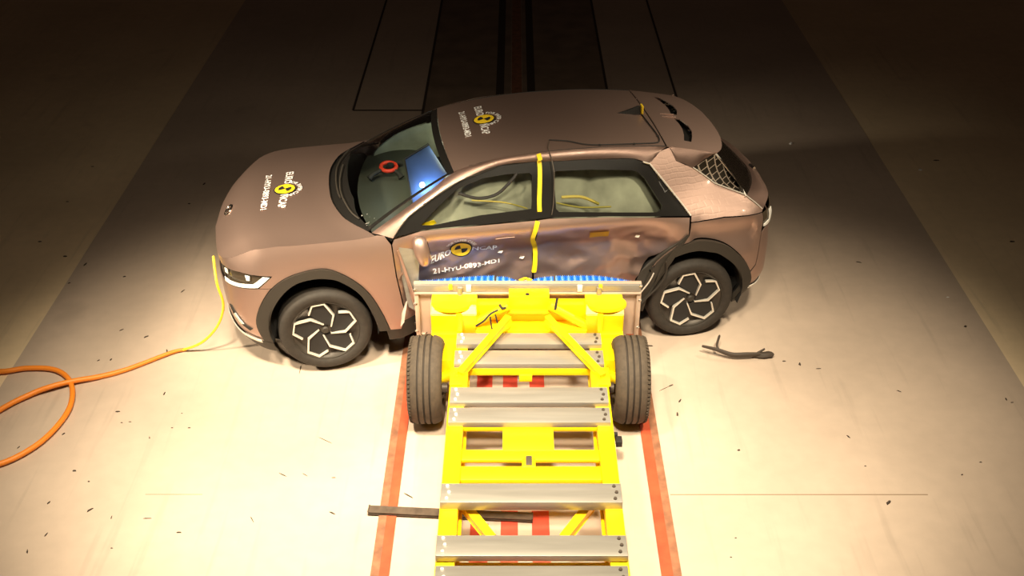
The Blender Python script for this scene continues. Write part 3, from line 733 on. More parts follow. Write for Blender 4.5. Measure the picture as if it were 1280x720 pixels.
# tape over the pillar and down the door gap, stickers
def flat_strip(name, pts, w, fn, mat, parent, off=.008, sign=-1):
    c = catmull([(a, b, 0) for a, b in pts], 8); V = []; F = []
    for i, p in enumerate(c):
        t = (c[min(i + 1, len(c) - 1)] - c[max(i - 1, 0)]).normalized(); s = Vector((-t.y, t.x, 0)) * (w / 2)
        for q in (p - s, p + s):
            V.append(fn(q.x, q.y) + normal_at(fn, q.x, q.y, sign) * off)
    for i in range(len(c) - 1): F.append((2 * i, 2 * i + 1, 2 * i + 3, 2 * i + 2))
    return mesh(name, V, F, mat, parent, True)
flat_strip('yellow_tape', [(-.243, 1.600), (-.243, 1.548), (-.235, 1.45), (-.222, 1.33), (-.219, 1.255)], .034, side, M['tape'], car, .012)
flat_strip('yellow_tape', [(-.246, 1.606), (-.240, 1.640)], .036, lambda u, z: Vector((u, .700 - (z - 1.596) * 1.5, z + .010)), M['tape'], car, .010)
flat_strip('yellow_tape', [(-.198, 1.19), (-.17, 1.10), (-.165, 1.03), (-.195, .93), (-.205, .80), (-.19, .68)], .036, crushed, M['tape'], car, .020)
flat_strip('amber_sticker', [(-.625, 1.024), (-.778, 1.027)], .066, crushed, M['orange_tape'], rd_left, .012)
# door handles, flush and dented
panel('door_handle', [(-.02, 1.07), (.13, 1.065), (.13, 1.045), (-.02, 1.05)], M['paint'], fd_left, fn=crushed, off=.010, sp=.03, gap=0)

# door mirror knocked upright against the door
def mirror(sy, loc, rot, dims, par):
    bm = bmesh.new(); bmesh.ops.create_uvsphere(bm, u_segments=24, v_segments=16, radius=1)
    for v in bm.verts:
        v.co.x = math.copysign(abs(v.co.x) ** .75, v.co.x) * dims[0]; v.co.y *= dims[1]; v.co.z = math.copysign(abs(v.co.z) ** .8, v.co.z) * dims[2]
        v.co.x *= 1 - .25 * (v.co.z / dims[2] < 0) * abs(v.co.z / dims[2])
    o = from_bm('door_mirror', bm, M['paint'], par); o.location = loc; o.rotation_euler = rot
    g = box('mirror_glass', (-dims[0] * .95, -dims[1] * .5, -dims[2] * .6), (-dims[0] * .80, dims[1] * .5, dims[2] * .6), M['chrome'], o)
    return o
mirror(1, (.715, .965, 1.06), (.25, .15, .1), (.062, .07, .125), car)
mirror(-1, (.74, -.98, 1.13), (0, 0, 0), (.06, .11, .07), car)
tube('mirror_stalk', [(.76, .90, 1.13), (.73, .95, 1.10)], .018, M['black'], car, 8)

# roof fin aerial with a yellow marker, roof edge wire
V = []; F = []
for i, (x, hgt, wd) in enumerate([(-1.02, .0, .004), (-1.08, .018, .018), (-1.14, .040, .026), (-1.195, .066, .026), (-1.215, .066, .022), (-1.215, 0, .03)]):
    z0 = roof_fn(x, 0).z
    V += [(x, -wd, z0 - .004), (x, -wd * .4, z0 + hgt), (x, wd * .4, z0 + hgt), (x, wd, z0 - .004)]
for i in range(5):
    for j in range(3): q = i * 4 + j; F.append((q, q + 1, q + 5, q + 4))
fin = mesh('roof_aerial', V, F, M['matt_black'], car, True)
box('yellow_marker', (-1.238, -.032, roof_fn(-1.22, 0).z + .002), (-1.222, .032, roof_fn(-1.22, 0).z + .074), M['print_yellow'], fin, .002)
def on_roof(x, y, h=.006): return roof_fn(x, y) + Vector((0, 0, h))
tube('roof_wire', catmull([on_roof(-1.225, .03), on_roof(-1.235, .2), on_roof(-1.252, .40), on_roof(-1.245, .50), on_roof(-1.20, .545), on_roof(-1.0, .563), on_roof(-.74, .57), on_roof(-.62, .545), on_roof(-.50, .48), on_roof(-.36, .44)], 6), .005, M['matt_black'], car, 6)
for x, y in ((-1.252, .43), (-1.02, .563), (-.74, .57)):
    b = lathe('wire_clip', [(0, .012), (.010, .010), (.012, 0)], M['matt_black'], car, 10); b.location = on_roof(x, y, .0); b.rotation_euler = (math.pi / 2, 0, 0)
tube('hanging_wire', catmull([on_roof(-.36, .46), on_roof(-.33, .56), (-.335, .655, 1.632), (-.345, .715, 1.565), (-.345, .755, 1.50), (-.33, .83, 1.33), (-.31, .87, 1.24)], 6), .004, M['steel_dark'], car, 6)
for s in (1, -1):
    tube('roof_seam', catmull([Vector((.30, s * .605, 1.574)), on_roof(0, s * .603, .000), on_roof(-.4, s * .60, .000), on_roof(-.8, s * .596, .000), on_roof(-1.1, s * .589, .000), on_roof(-1.27, s * .583, .000)], 5), .0045, M['matt_black'], car, 6)
# torn sheet and trim round the crushed doors
def shard(name, pts, mat, parent=None, t=.004):
    bm = bmesh.new(); vs_ = [bm.verts.new(Vector(p)) for p in pts]
    for i in range(1, len(vs_) - 1): bm.faces.new((vs_[0], vs_[i], vs_[i + 1]))
    bmesh.ops.subdivide_edges(bm, edges=bm.edges[:], cuts=2, use_grid_fill=True)
    for v in bm.verts: v.co.y += .014 * noise.noise(v.co * 9)
    bmesh.ops.recalc_face_normals(bm, faces=bm.faces[:]); bmesh.ops.solidify(bm, geom=bm.faces[:], thickness=t)
    return from_bm(name, bm, mat, parent or car, True, 35)
shard('torn_door_skin', [(.885, .905, 1.07), (.76, .885, 1.03), (.735, .90, .90), (.755, .925, .70), (.785, .93, .50), (.84, .93, .55), (.875, .93, .80)], M['alu'])
shard('torn_door_edge', [(.90, .935, 1.06), (.885, .935, 1.065), (.79, .955, .68), (.745, .96, .44), (.765, .96, .43), (.82, .95, .68)], M['paint'])
shard('torn_door_edge', [(.86, .955, .60), (.845, .955, .62), (.88, .96, .42), (.91, .96, .38), (.895, .96, .50)], M['silver'])
tube('torn_wire', catmull([(.80, .95, .40), (.76, .98, .37), (.78, .99, .32), (.72, .99, .30), (.70, .985, .34)], 5), .008, M['chrome'], car, 6)
tube('torn_wire', catmull([(-.98, .97, .30), (-1.02, .99, .40), (-1.0, .99, .46), (-1.10, .99, .62), (-1.14, .98, .70)], 5), .006, M['silver'], car, 6)
shard('torn_door_skin', [(-1.43, .93, .99), (-1.28, .955, .86), (-1.20, .97, .74), (-1.15, .975, .56), (-1.04, .97, .34), (-.96, .95, .30), (-.98, .92, .50), (-1.05, .90, .68), (-1.20, .90, .84)], M['cladding'])
tube('torn_trim', catmull([(-1.235, .985, .80), (-1.24, .985, .70), (-1.19, .985, .58), (-1.10, .98, .47), (-1.02, .975, .36)], 6), .008, M['cladding'], car, 6)
for a, b in ((-.12, .82), (.06, .90), (-1.05, .97)):
    q = crushed(a, b) + normal_at(crushed, a, b, -1) * .012
    shard('bent_flake', [q, q + Vector((.035, .008, .010)), q + Vector((.045, .006, -.008)), q + Vector((.015, .01, -.014))], M['silver'], car, .002)

for k in range(6):  # pale slivers stand in for bright reflected lines at the cowl corner
    q = ws(.05 + .020 * k + .02 * rng.random(), .96 - .07 * k * rng.random()) + Vector((0, 0, .014)); a = rng.uniform(.5, 1.6); L = rng.uniform(.02, .06)
    d = Vector((L * math.cos(a), L * .6 * math.sin(a), .006)); e = Vector((-.3 * d.y, .3 * d.x, .004))
    shard('reflection_sliver', [q, q + d, q + d * .9 + e, q + e * rng.uniform(.4, 1.2)], M['silver'], car, .002)
# cabin
V = []; F = []
for i in range(9):
    for j in range(15):
        y = -.76 + 1.52 * j / 14; s = i / 8
        x = 1.16 - .58 * s - .12 * (abs(y) / .76) ** 2
        V.append((x, y, 1.075 + .035 * math.sin(math.pi * s) - (.16 * max(0, s - .8) / .2)))
for i in range(8):
    for j in range(14): q = i * 15 + j; F.append((q, q + 1, q + 16, q + 15))
mesh('dashboard', V, F, M['dash'], car, True)
box('cabin_floor', (-2.0, -.72, .40), (1.2, .72, .44), M['void'], car, 0)
box('cargo_cover', (-2.05, -.62, .95), (-1.15, .62, .97), M['void'], car, .01)
bm = bmesh.new()
bm_tube(bm, [(.50 + .04 * math.sin(t), .38 + .18 * math.cos(t), 1.00 + .17 * math.sin(t)) for t in [2 * math.pi * i / 28 for i in range(29)]], .016, 8, False)
from_bm('steering_wheel', bm, M['matt_black'], car)
def seat(x, y, w):
    bm = bmesh.new()
    bm_box(bm, (x - .02, y - w, .48), (x + .50, y + w, .66), .06); bm_box(bm, (x - .20, y - w, .60), (x - .02, y + w, 1.18), .06); bm_box(bm, (x - .22, y - .13, 1.20), (x - .10, y + .13, 1.40), .05)
    return from_bm('seat', bm, M['seat'], car)
seat(-.05, .37, .25); seat(-.05, -.37, .25); seat(-.98, 0, .60)
# curtain airbags hang inside the side windows, puffed between their seams
for s in (1, -1):
    def bag(u, z):
        p = P(u, z); puff = abs(math.sin(u * 5.6 + .6)) ** .6
        p.y = p.y - .20 + .085 * puff - .05 * max(0, z - 1.35); return p
    panel('curtain_airbag', [(1.0, 1.06), (.98, 1.13), (.88, 1.225), (.78, 1.30), (.60, 1.40), (.386, 1.505), (.05, 1.56), (-.9, 1.54), (-1.12, 1.45), (-1.28, 1.24), (-1.32, 1.08), (-.6, 1.04), (.2, 1.02)], M['airbag'], fn=bag, sp=.045, sy=s, thick=.012)
tube('cabin_cable', catmull([(.40, .745, 1.42), (.25, .755, 1.37), (.10, .745, 1.39), (-.02, .72, 1.49), (-.06, .70, 1.53)], 6), .012, M['matt_black'], car, 6)
tube('cabin_cable', catmull([(.30, .765, 1.36), (.05, .78, 1.33), (-.13, .795, 1.27)], 5), .006, M['olive_wire'], car, 6)
tube('cabin_cable', catmull([(-.36, .79, 1.30), (-.55, .80, 1.25), (-.80, .80, 1.235)], 5), .007, M['olive_wire'], car, 6)
tube('cabin_cable', catmull([(-.40, .79, 1.345), (-.56, .79, 1.335), (-.70, .795, 1.265)], 5), .012, M['olive_wire'], car, 6)
shard('cabin_lining', [(.70, .80, 1.20), (.60, .80, 1.235), (.58, .79, 1.20), (.66, .80, 1.17)], M['tape'])

# bonnet-side cushion under the windscreen, lit by the blue-white lamp of the onboard camera
V = []; F = []
q0, q1, q2, q3 = Vector((.745, -.22, 1.285)), Vector((.53, -.27, 1.385)), Vector((.43, .34, 1.385)), Vector((.745, .555, 1.275))
for i in range(13):
    for j in range(13):
        s, t = i / 12, j / 12; p = q0.lerp(q3, t).lerp(q1.lerp(q2, t), s)
        p.z += .045 * (16 * s * (1 - s) * t * (1 - t)) ** .5 - .02; V.append(p)
for i in range(12):
    for j in range(12): q = i * 13 + j; F.append((q, q + 1, q + 14, q + 13))
mesh('front_airbag', V, F, M['lamp_tinted_bag'], car, True, thick=.01)
tube('airbag_edge', [V[0] + Vector((0, 0, .01)), V[13 * 6] + Vector((0, 0, .012)), V[13 * 12] + Vector((0, 0, .01))], .010, M['matt_black'], car, 6)
tube('airbag_edge', [V[0] + Vector((0, 0, .01)), V[6] + Vector((0, 0, .012)), V[12] + Vector((0, 0, .01))], .006, M['cladding'], car, 6)
lm = bpy.data.materials.new('blue white lamp'); lm.use_nodes = True
lb = lm.node_tree.nodes['Principled BSDF']; lb.inputs['Emission Color'].default_value = (.75, .88, 1, 1); lb.inputs['Emission Strength'].default_value = 9
bm = bmesh.new(); bmesh.ops.create_uvsphere(bm, u_segments=12, v_segments=8, radius=.022)
ol = from_bm('onboard_lamp', bm, lm, car); ol.location = (.655, .47, 1.372)
pl = bpy.data.lights.new('onboard_lamp_light', 'POINT'); pl.energy = 4; pl.color = (.45, .70, 1.0); pl.shadow_soft_size = .02
po = bpy.data.objects.new('onboard_lamp_light', pl); COL.objects.link(po); po.parent = car; po.location = (.64, .43, 1.405)

p2 = bpy.data.lights.new('cabin_fill_light', 'POINT'); p2.energy = 8; p2.color = (.95, 1.0, .70); p2.shadow_soft_size = .06  # added fill with no fitting, brightens the far side airbag
p2o = bpy.data.objects.new('cabin_fill_light', p2); COL.objects.link(p2o); p2o.parent = car; p2o.location = (.30, -.20, 1.46)

# clamp with a red ring standing on the dashboard
cl = empty('ring_clamp')
tag(cl, 'red ring clamp with three dark feet standing on the dashboard behind the windscreen', 'clamp')
cl.matrix_world = Matrix.Translation(CAR_LOC) @ CAR_ROT.to_4x4() @ Matrix.Translation((.88, -.29, 1.105))
tube('ring', [(.065 * math.cos(t), .085 * math.sin(t), .075) for t in [2 * math.pi * i / 28 for i in range(29)]], .017, M['red'], cl, 10)
for ax_, ay_ in ((.17, .10), (-.11, -.15), (-.10, .12)):
    f = tube('foot', [(ax_ * .4, ay_ * .5, .07), (ax_ * .8, ay_ * .8, .05), (ax_, ay_, .022)], [.018, .02, .03], M['matt_black'], cl, 10)
tube('post', [(-.02, -.02, .015), (-.02, -.02, .09)], .03, M['matt_black'], cl, 10)
# ------------------------------------------------------------------ the barrier trolley
CX = .096
tro = empty('barrier_trolley', (CX, 6.4, 0))
tag(tro, 'yellow steel crash trolley with aluminium cross plates driven into the side of the car', 'trolley')
class W:                                                      # all trolley numbers are hall coordinates; parts hang under the trolley's base point
    @staticmethod
    def c(p): return (p[0] - CX, p[1] - 6.4, p[2])
def tbox(name, lo, hi, mat, parent=None, bev=.005): return box(name, W.c(lo), W.c(hi), mat, parent or tro, bev)
def tbeam(name, a, b, w, h, mat, parent=None): return beam(name, W.c(a), W.c(b), w, h, mat, parent or tro)
for x0, x1 in ((-.475, -.36), (.565, .675)):
    tbox('main_beam', (x0, 2.9, .36), (x1, 6.62, .505), M['yellow'])
    tbox('inner_flange', ((x1 if x0 < 0 else x0 - .02), 2.9, .36), ((x1 + .02 if x0 < 0 else x0), 6.5, .38), M['yellow'])
Z = .55
def cross_plate(y0, y1, z, x0=-.462, x1=.658, th=.045, bolts=True):
    p = tbox('cross_plate', (x0, y0, z - th), (x1, y1, z), M['alu'], bev=.004)
    n = 3
    for ex in (x0 + .04, x1 - .045):
        for k in range(n):
            yy = y0 + (y1 - y0) * (.18 + .32 * k)
            bm = bmesh.new(); r = bmesh.ops.create_cone(bm, cap_ends=True, segments=8, radius1=.012, radius2=.010, depth=.012)
            for v in r['verts']: v.co += Vector((ex - CX + (0.012 if k == 1 else 0), yy - 6.4, z + .005))
            from_bm('bolt', bm, M['lens'] if ex < 0 else M['steel_dark'], p, True, 30)
    return p
cross_plate(6.56, 6.705, .545, -.447, .655)
cross_plate(6.315, 6.485, .545, -.452, .657)
cross_plate(5.872, 6.045, .545)
cross_plate(5.665, 5.825, .540)
cross_plate(4.875, 5.045, .565, -.470, .672, .07)
cross_plate(4.435, 4.600, .565, -.472, .668, .05)
cross_plate(4.18, 4.360, .565, -.466, .658, .05)
tbox('cross_beam', (-.36, 6.31, .44), (.565, 6.42, .50), M['yellow'])
tbox('tow_lug', (.03, 6.285, .40), (.125, 6.315, .46), M['yellow'])
tbox('cross_beam', (-.36, 5.665, .455), (.565, 5.75, .495), M['yellow'])
tbox('centre_plate', (-.085, 5.44, .455), (.262, 5.68, .485), M['yellow'])
tbox('cross_beam', (-.36, 5.353, .45), (.565, 5.455, .48), M['yellow'])
tbox('cross_beam', (-.36, 5.165, .42), (.565, 5.295, .48), M['yellow'])
tbox('tie_post', (.045, 5.28, .42), (.135, 5.37, .485), M['yellow'])
tbox('socket', (.070, 5.295, .45), (.112, 5.385, .492), M['steel_dark'])
tbox('cross_beam', (-.36, 4.425, .36), (.565, 4.50, .44), M['yellow'])
tbeam('diagonal_strut', (-.345, 5.02, .42), (-.145, 4.70, .42), .05, .06, M['yellow'])
tbeam('diagonal_strut', (.50, 5.02, .42), (.30, 4.70, .42), .05, .06, M['yellow'])
for x0, x1 in ((-.385, -.345), (.55, .60)): tbox('gusset', (x0, 6.05, .36), (x1, 6.34, .53), M['yellow'])
for x0, x1 in ((-.475, -.345), (.55, .690)): tbox('strut_foot', (x0, 6.10, .50), (x1, 6.30, .525), M['yellow'])
# front carrier: end boxes, deck, middle box and struts
for s, (x0, x1) in ((-1, (-.645, -.295)), (1, (.540, .830))):
    xo, xi = (x0, x1) if s < 0 else (x1, x0)
    # wedge-sided box: full height inboard, a shelf outboard
    V = []; prof = [(6.745, .50), (6.745, .685), (6.80, .735), (6.955, .738), (6.955, .40), (6.80, .40)]
    for x in (xo, xi): V += [W.c((x, y, z)) for y, z in prof]
    F = [tuple(range(6)), tuple(range(11, 5, -1))] + [(i, (i + 1) % 6, 6 + (i + 1) % 6, 6 + i) for i in range(6)]
    bm = bmesh.new(); vs_ = [bm.verts.new(v) for v in V]
    for f in F: bm.faces.new([vs_[i] for i in f])
    bmesh.ops.recalc_face_normals(bm, faces=bm.faces[:]); bmesh.ops.bevel(bm, geom=bm.edges[:], offset=.006, segments=2, affect='EDGES')
    eb = from_bm('end_box', bm, M['yellow'], tro)
    xm = xo + (xi - xo) * .62
    tbox('stiffener', (min(xo, xm), 6.70, .48), (max(xo, xm), 6.75, .535), M['yellow'], eb)
    tbox('stiffener', (xm - .022, 6.715, .50), (xm + .022, 6.75, .70), M['yellow'], eb)
    lathe('cap', [(0, .0), (.150, .0), (.156, -.010), (.156, -.03)], M['yellow'], eb, 40).matrix_local = Matrix.Translation(W.c(((xo * .55 + xi * .45), 6.835, .742))) @ Matrix.Rotation(math.pi / 2, 4, 'X') @ Matrix.Diagonal((1, 1, .65, 1))
    tbox('axle_bracket', (min(xo, xm) + (.06 if s < 0 else .0), 6.42, .30), (max(xo, xm) - (.0 if s < 0 else .06), 6.76, .50), M['yellow'], eb)
    pin = tube('latch_pin', [W.c((xm, 6.95, .735)), W.c((xm, 6.95, .80))], .02, M['alu'], eb, 12)
tbox('front_deck', (-.30, 6.72, .47), (.55, 6.95, .55), M['yellow'])
tbox('front_deck_rail', (-.30, 6.86, .55), (.55, 6.95, .70), M['yellow'])
mb = tbox('middle_box', (-.049, 6.835, .675), (.262, 6.955, .79), M['yellow'])
tbox('box_lip', (-.06, 6.79, .660), (.275, 6.84, .680), M['yellow'], mb)
bm = bmesh.new(); bmesh.ops.create_cone(bm, cap_ends=True, segments=14, radius1=.016, radius2=.016, depth=.006)
o = from_bm('hole', bm, M['void'], mb); o.location = W.c((.094, 6.87, .791))
for a, b in (((-.05, 6.73, .665), (-.40, 6.20, .545)), ((.245, 6.73, .665), (.635, 6.17, .545))): tbeam('front_strut', a, b, .045, .045, M['yellow'])
tube('side_strut', [W.c((.26, 6.80, .73)), W.c((.55, 6.78, .56))], .034, M['yellow'], tro, 12)
tube('side_strut', [W.c((-.05, 6.80, .73)), W.c((-.32, 6.78, .58))], .034, M['yellow'], tro, 12)
for pts in ([(-.06, 6.78, .73), (-.10, 6.76, .735), (-.12, 6.78, .76)], [(.28, 6.78, .72), (.305, 6.77, .72), (.32, 6.80, .80)]):
    tube('black_strap', [W.c(p) for p in pts], .010, M['matt_black'], tro, 6)
cab = [W.c(p) for p in ((-.30, 6.72, .60), (-.24, 6.70, .66), (-.19, 6.72, .71), (-.13, 6.74, .735))]
tube('black_cable', catmull(cab, 6), .008, M['matt_black'], tro, 6)
tube('black_cable', catmull([W.c(p) for p in ((-.15, 6.70, .72), (-.13, 6.68, .64), (-.10, 6.68, .56))], 6), .006, M['matt_black'], tro, 6)
tube('black_cable', catmull([W.c(p) for p in ((-.19, 6.70, .70), (-.18, 6.68, .62), (-.16, 6.68, .56))], 6), .006, M['matt_black'], tro, 6)
# face plate that carries the honeycomb
fp = tbox('face_plate', (-.788, 6.985, .33), (.980, 7.025, .815), M['alu_plate'], bev=.003)
tbox('top_flange', (-.785, 6.96, .750), (.975, 6.985, .815), M['alu'], fp)
tbox('flange_lip', (-.785, 6.945, .735), (.975, 6.962, .752), M['alu_plate'], fp)
for x in (-.785, .945): tbox('side_flange', (x, 6.955, .33), (x + .035, 6.985, .750), M['alu_plate'], fp)
for x in (-.785, -.775, .968, .975):
    for z in (.40, .66, .79):
        bm = bmesh.new(); bmesh.ops.create_icosphere(bm, subdivisions=1, radius=.012); o = from_bm('rivet', bm, M['chrome'], fp); o.location = W.c((x, 6.958, z + (x * .02)))
for x in (-.36, .50): tbox('clip', (x - .02, 6.945, .76), (x + .02, 6.965, .82), M['lens'], fp)
for x in (-.50, .66): tbox('clip', (x - .015, 6.945, .78), (x + .015, 6.965, .825), M['print_yellow'], fp)
# crushed honeycomb blocks: pleated sheets packed side by side
def block(x0, x1, z0, z1, depth_fn, name='honeycomb_block'):
    n = int((x1 - x0) / .008); V = []; F = []; mi = []
    for i in range(n + 1):
        x = x0 + (x1 - x0) * i / n; up = .010 if i % 2 else -.006; d = depth_fn(x)
        for y, z in ((7.025, z0), (7.025, z1 + up), (7.025 + d * .55, z1 + up), (7.025 + d, z1 + up - .012), (7.025 + d, z0)): V.append(W.c((x, y, z)))
    for i in range(n):
        for j in range(4):
            q = i * 5 + j; F.append((q, q + 5, q + 6, q + 1)); mi.append(1 if (i // 2) % 3 == 0 else 0)
    o = mesh(name, V, F, M['blue'], tro, False); o.data.materials.append(M['blue_light'])
    for p, m_ in zip(o.data.polygons, mi): p.material_index = m_
    return o
dL = interp([(-.80, .05), (-.62, .075), (-.43, .105), (-.20, .13), (-.10, .13), (.0, .085), (.06, .03)])
dR = interp([(.10, .03), (.15, .09), (.29, .125), (.60, .13), (.80, .09), (.96, .03)])
block(-.755, -.165, .60, .788, dL); block(-.150, .045, .60, .778, dL)
block(.125, .30, .60, .783, dR); block(.315, .930, .60, .788, dR)
block(-.755, -.165, .33, .585, lambda x: .10); block(-.150, .30, .33, .585, lambda x: .10); block(.315, .93, .33, .585, lambda x: .10)
for x, d in ((.045, 1), (.115, -1)):
    s = [(x, 7.03, .80), (x + .05 * d, 7.06, .82), (x + .03 * d, 7.10, .80), (x - .02 * d, 7.05, .81)]
    o = mesh('bent_foil', [W.c(p) for p in s], [(0, 1, 2, 3)], M['print_yellow'], tro, False)
tb = tbox('foil_patch', (.05, 7.03, .77), (.12, 7.09, .80), M['silver'])
# wheels of the trolley
def tro_wheel(x, y, s):
    rim = lathe('wheel', [(0, -.03), (.06, -.03), (.08, -.05), (.17, -.06), (.205, -.03), (.215, 0), (.2, -.02), (.19, -.10), (.215, -.19)], M['steel_dark'], tro, 40)
    rim.matrix_local = Matrix.Translation((x - CX, y - 6.4, .335)) @ Matrix.Rotation(math.pi / 2 if s < 0 else -math.pi / 2, 4, 'Z')
    prof = [(.215, .0), (.24, .010), (.28, .012), (.305, .004), (.322, -.014), (.332, -.035)]
    for g in (-.058, -.095, -.132): prof += [(.335, g + .006), (.322, g + .005), (.322, g - .005), (.335, g - .006)]
    prof += [(.332, -.155), (.322, -.176), (.305, -.194), (.28, -.202), (.24, -.20), (.215, -.19)]
    prof = [(r, o * 1.22 if o < 0 else o) for r, o in prof]
    ty = lathe('tyre', prof, M['old_rubber'], rim, 64, closed=True)
    for g in (-.058, -.095, -.132): lathe('tread_groove', [(.3235, g * 1.22 + .0055), (.3235, g * 1.22 - .0055)], M['groove'], rim, 64)
    for k in range(64):
        if k == 0:
            bm = bmesh.new(); bm_box(bm, (-.008, -.004, -.005), (.008, .016, .003)); sh = from_bm('tread_block', bm, M['old_rubber'], rim, False); base = sh
        else:
            sh = base.copy(); COL.objects.link(sh); sh.parent = rim
        a = 2 * math.pi * k / 64
        sh.matrix_local = Matrix.Rotation(-a, 4, 'Y') @ Matrix.Translation((0, -.012, .326)) @ Matrix.Rotation(-.5, 4, 'X')
    lathe('hub', [(0, .0), (.045, .0), (.06, -.02), (.06, -.05)], M['steel_dark'], rim, 20)
    return rim
for y in (6.4, 3.4):
    tro_wheel(-.782, y, -1); tro_wheel(.978, y, 1)
    for a, b in ((-.58, -.42), (.78, .62)): tube('stub_axle', [W.c((a, y, .335)), W.c((b, y, .40))], .042, M['yellow'], tro, 14)
    for x in (-.525, .715): tube('hub_nut', [W.c((x - .02, y - .10, .335)), W.c((x + .02, y - .10, .335))], .04, M['steel_dark'], tro, 12)
cb = tbox('side_clamp', (.69, 5.86, .20), (.735, 5.89, .26), M['matt_black'])
tbox('clamp_jaw', (.72, 5.80, .19), (.765, 5.87, .24), M['matt_black'], cb)
# ------------------------------------------------------------------ hose, loose bar, broken trim, debris
hose = empty('orange_hose', (-2.85, 7.15, 0))
tag(hose, 'orange cable looping over the floor, its thin yellow end rising to the car nose', 'cable')
HO = Vector((-2.85, 7.15, 0))
path = [(-2.74, 7.20, .018), (-2.85, 7.15, .022), (-3.14, 6.93, .022), (-3.33, 6.83, .024), (-3.51, 6.75, .042), (-3.66, 6.67, .05), (-3.80, 6.59, .035), (-3.98, 6.39, .03), (-4.35, 5.8, .03), (-5.0, 5.0, .03), (-5.6, 5.6, .03), (-5.3, 6.6, .03), (-4.6, 6.88, .03), (-4.16, 6.885, .03), (-3.96, 6.93, .03), (-3.74, 6.915, .03), (-3.58, 6.80, .03), (-3.475, 6.60, .03), (-3.44, 6.36, .03), (-3.50, 6.08, .03), (-3.63, 5.88, .03), (-3.80, 5.77, .03), (-4.1, 5.70, .03), (-5.2, 5.6, .03)]
pts = [Vector(p) - HO for p in catmull(path, 7)]
n = len(pts)
tube('hose', pts, [.013 + .008 * min(1, i / 18) for i in range(n)], M['orange'], hose, 12)
n0, n1 = (Matrix.Translation(CAR_LOC) @ CAR_ROT.to_4x4() @ Vector(p) for p in ((2.335, .42, .84), (2.315, .60, .70)))
tube('lead', [Vector(p) - HO for p in catmull([n0, n1, (-2.335, 7.12, .52), (-2.42, 7.14, .30), (-2.58, 7.16, .12), (-2.76, 7.19, .020)], 8)], .0105, M['wire_yellow'], hose, 8)
bar = beam('loose_bar', (-1.005, 5.345, .027), (.115, 5.275, .027), .055, .022, M['bar'], None, .006)
tag(bar, 'dark flat bar lying across the red rail and under the rear of the trolley', 'bar')

st = empty('broken_trim', (1.56, 7.17, 0))
tag(st, 'dark broken trim strip with a forked tail on the floor behind the rear wheel', 'debris')
def sp_(p): return (p[0] - 1.56, p[1] - 7.17, p[2])
tube('strip', [sp_(p) for p in catmull([(1.545, 7.17, .075), (1.66, 7.12, .075), (1.78, 7.085, .05), (1.90, 7.085, .05), (2.0, 7.105, .04), (2.06, 7.12, .03)], 6)], [.010 + .010 * math.sin(math.pi * i / 30) for i in range(31)], M['debris'], st, 8)
tube('hooked_end', [sp_(p) for p in catmull([(1.675, 7.115, .075), (1.665, 7.16, .095), (1.70, 7.26, .12)], 6)], [.010] * 12 + [.006], M['debris'], st, 8)
tube('clip', [sp_(p) for p in [(1.99, 7.105, .045), (2.06, 7.15, .06)]], [.012, .008], M['debris'], st, 8)
bm = bmesh.new(); bmesh.ops.create_icosphere(bm, subdivisions=2, radius=1)
for v in bm.verts:
    k = 1 + .25 * noise.noise(v.co * 3); v.co = Vector((v.co.x * .09 * (1 - .35 * v.co.x), v.co.y * .035, v.co.z * .026)) * k
o = from_bm('broken_bracket', bm, M['debris'], st, True, 30); o.location = sp_((2.075, 7.115, .028)); o.rotation_euler = (0, -.1, .05)

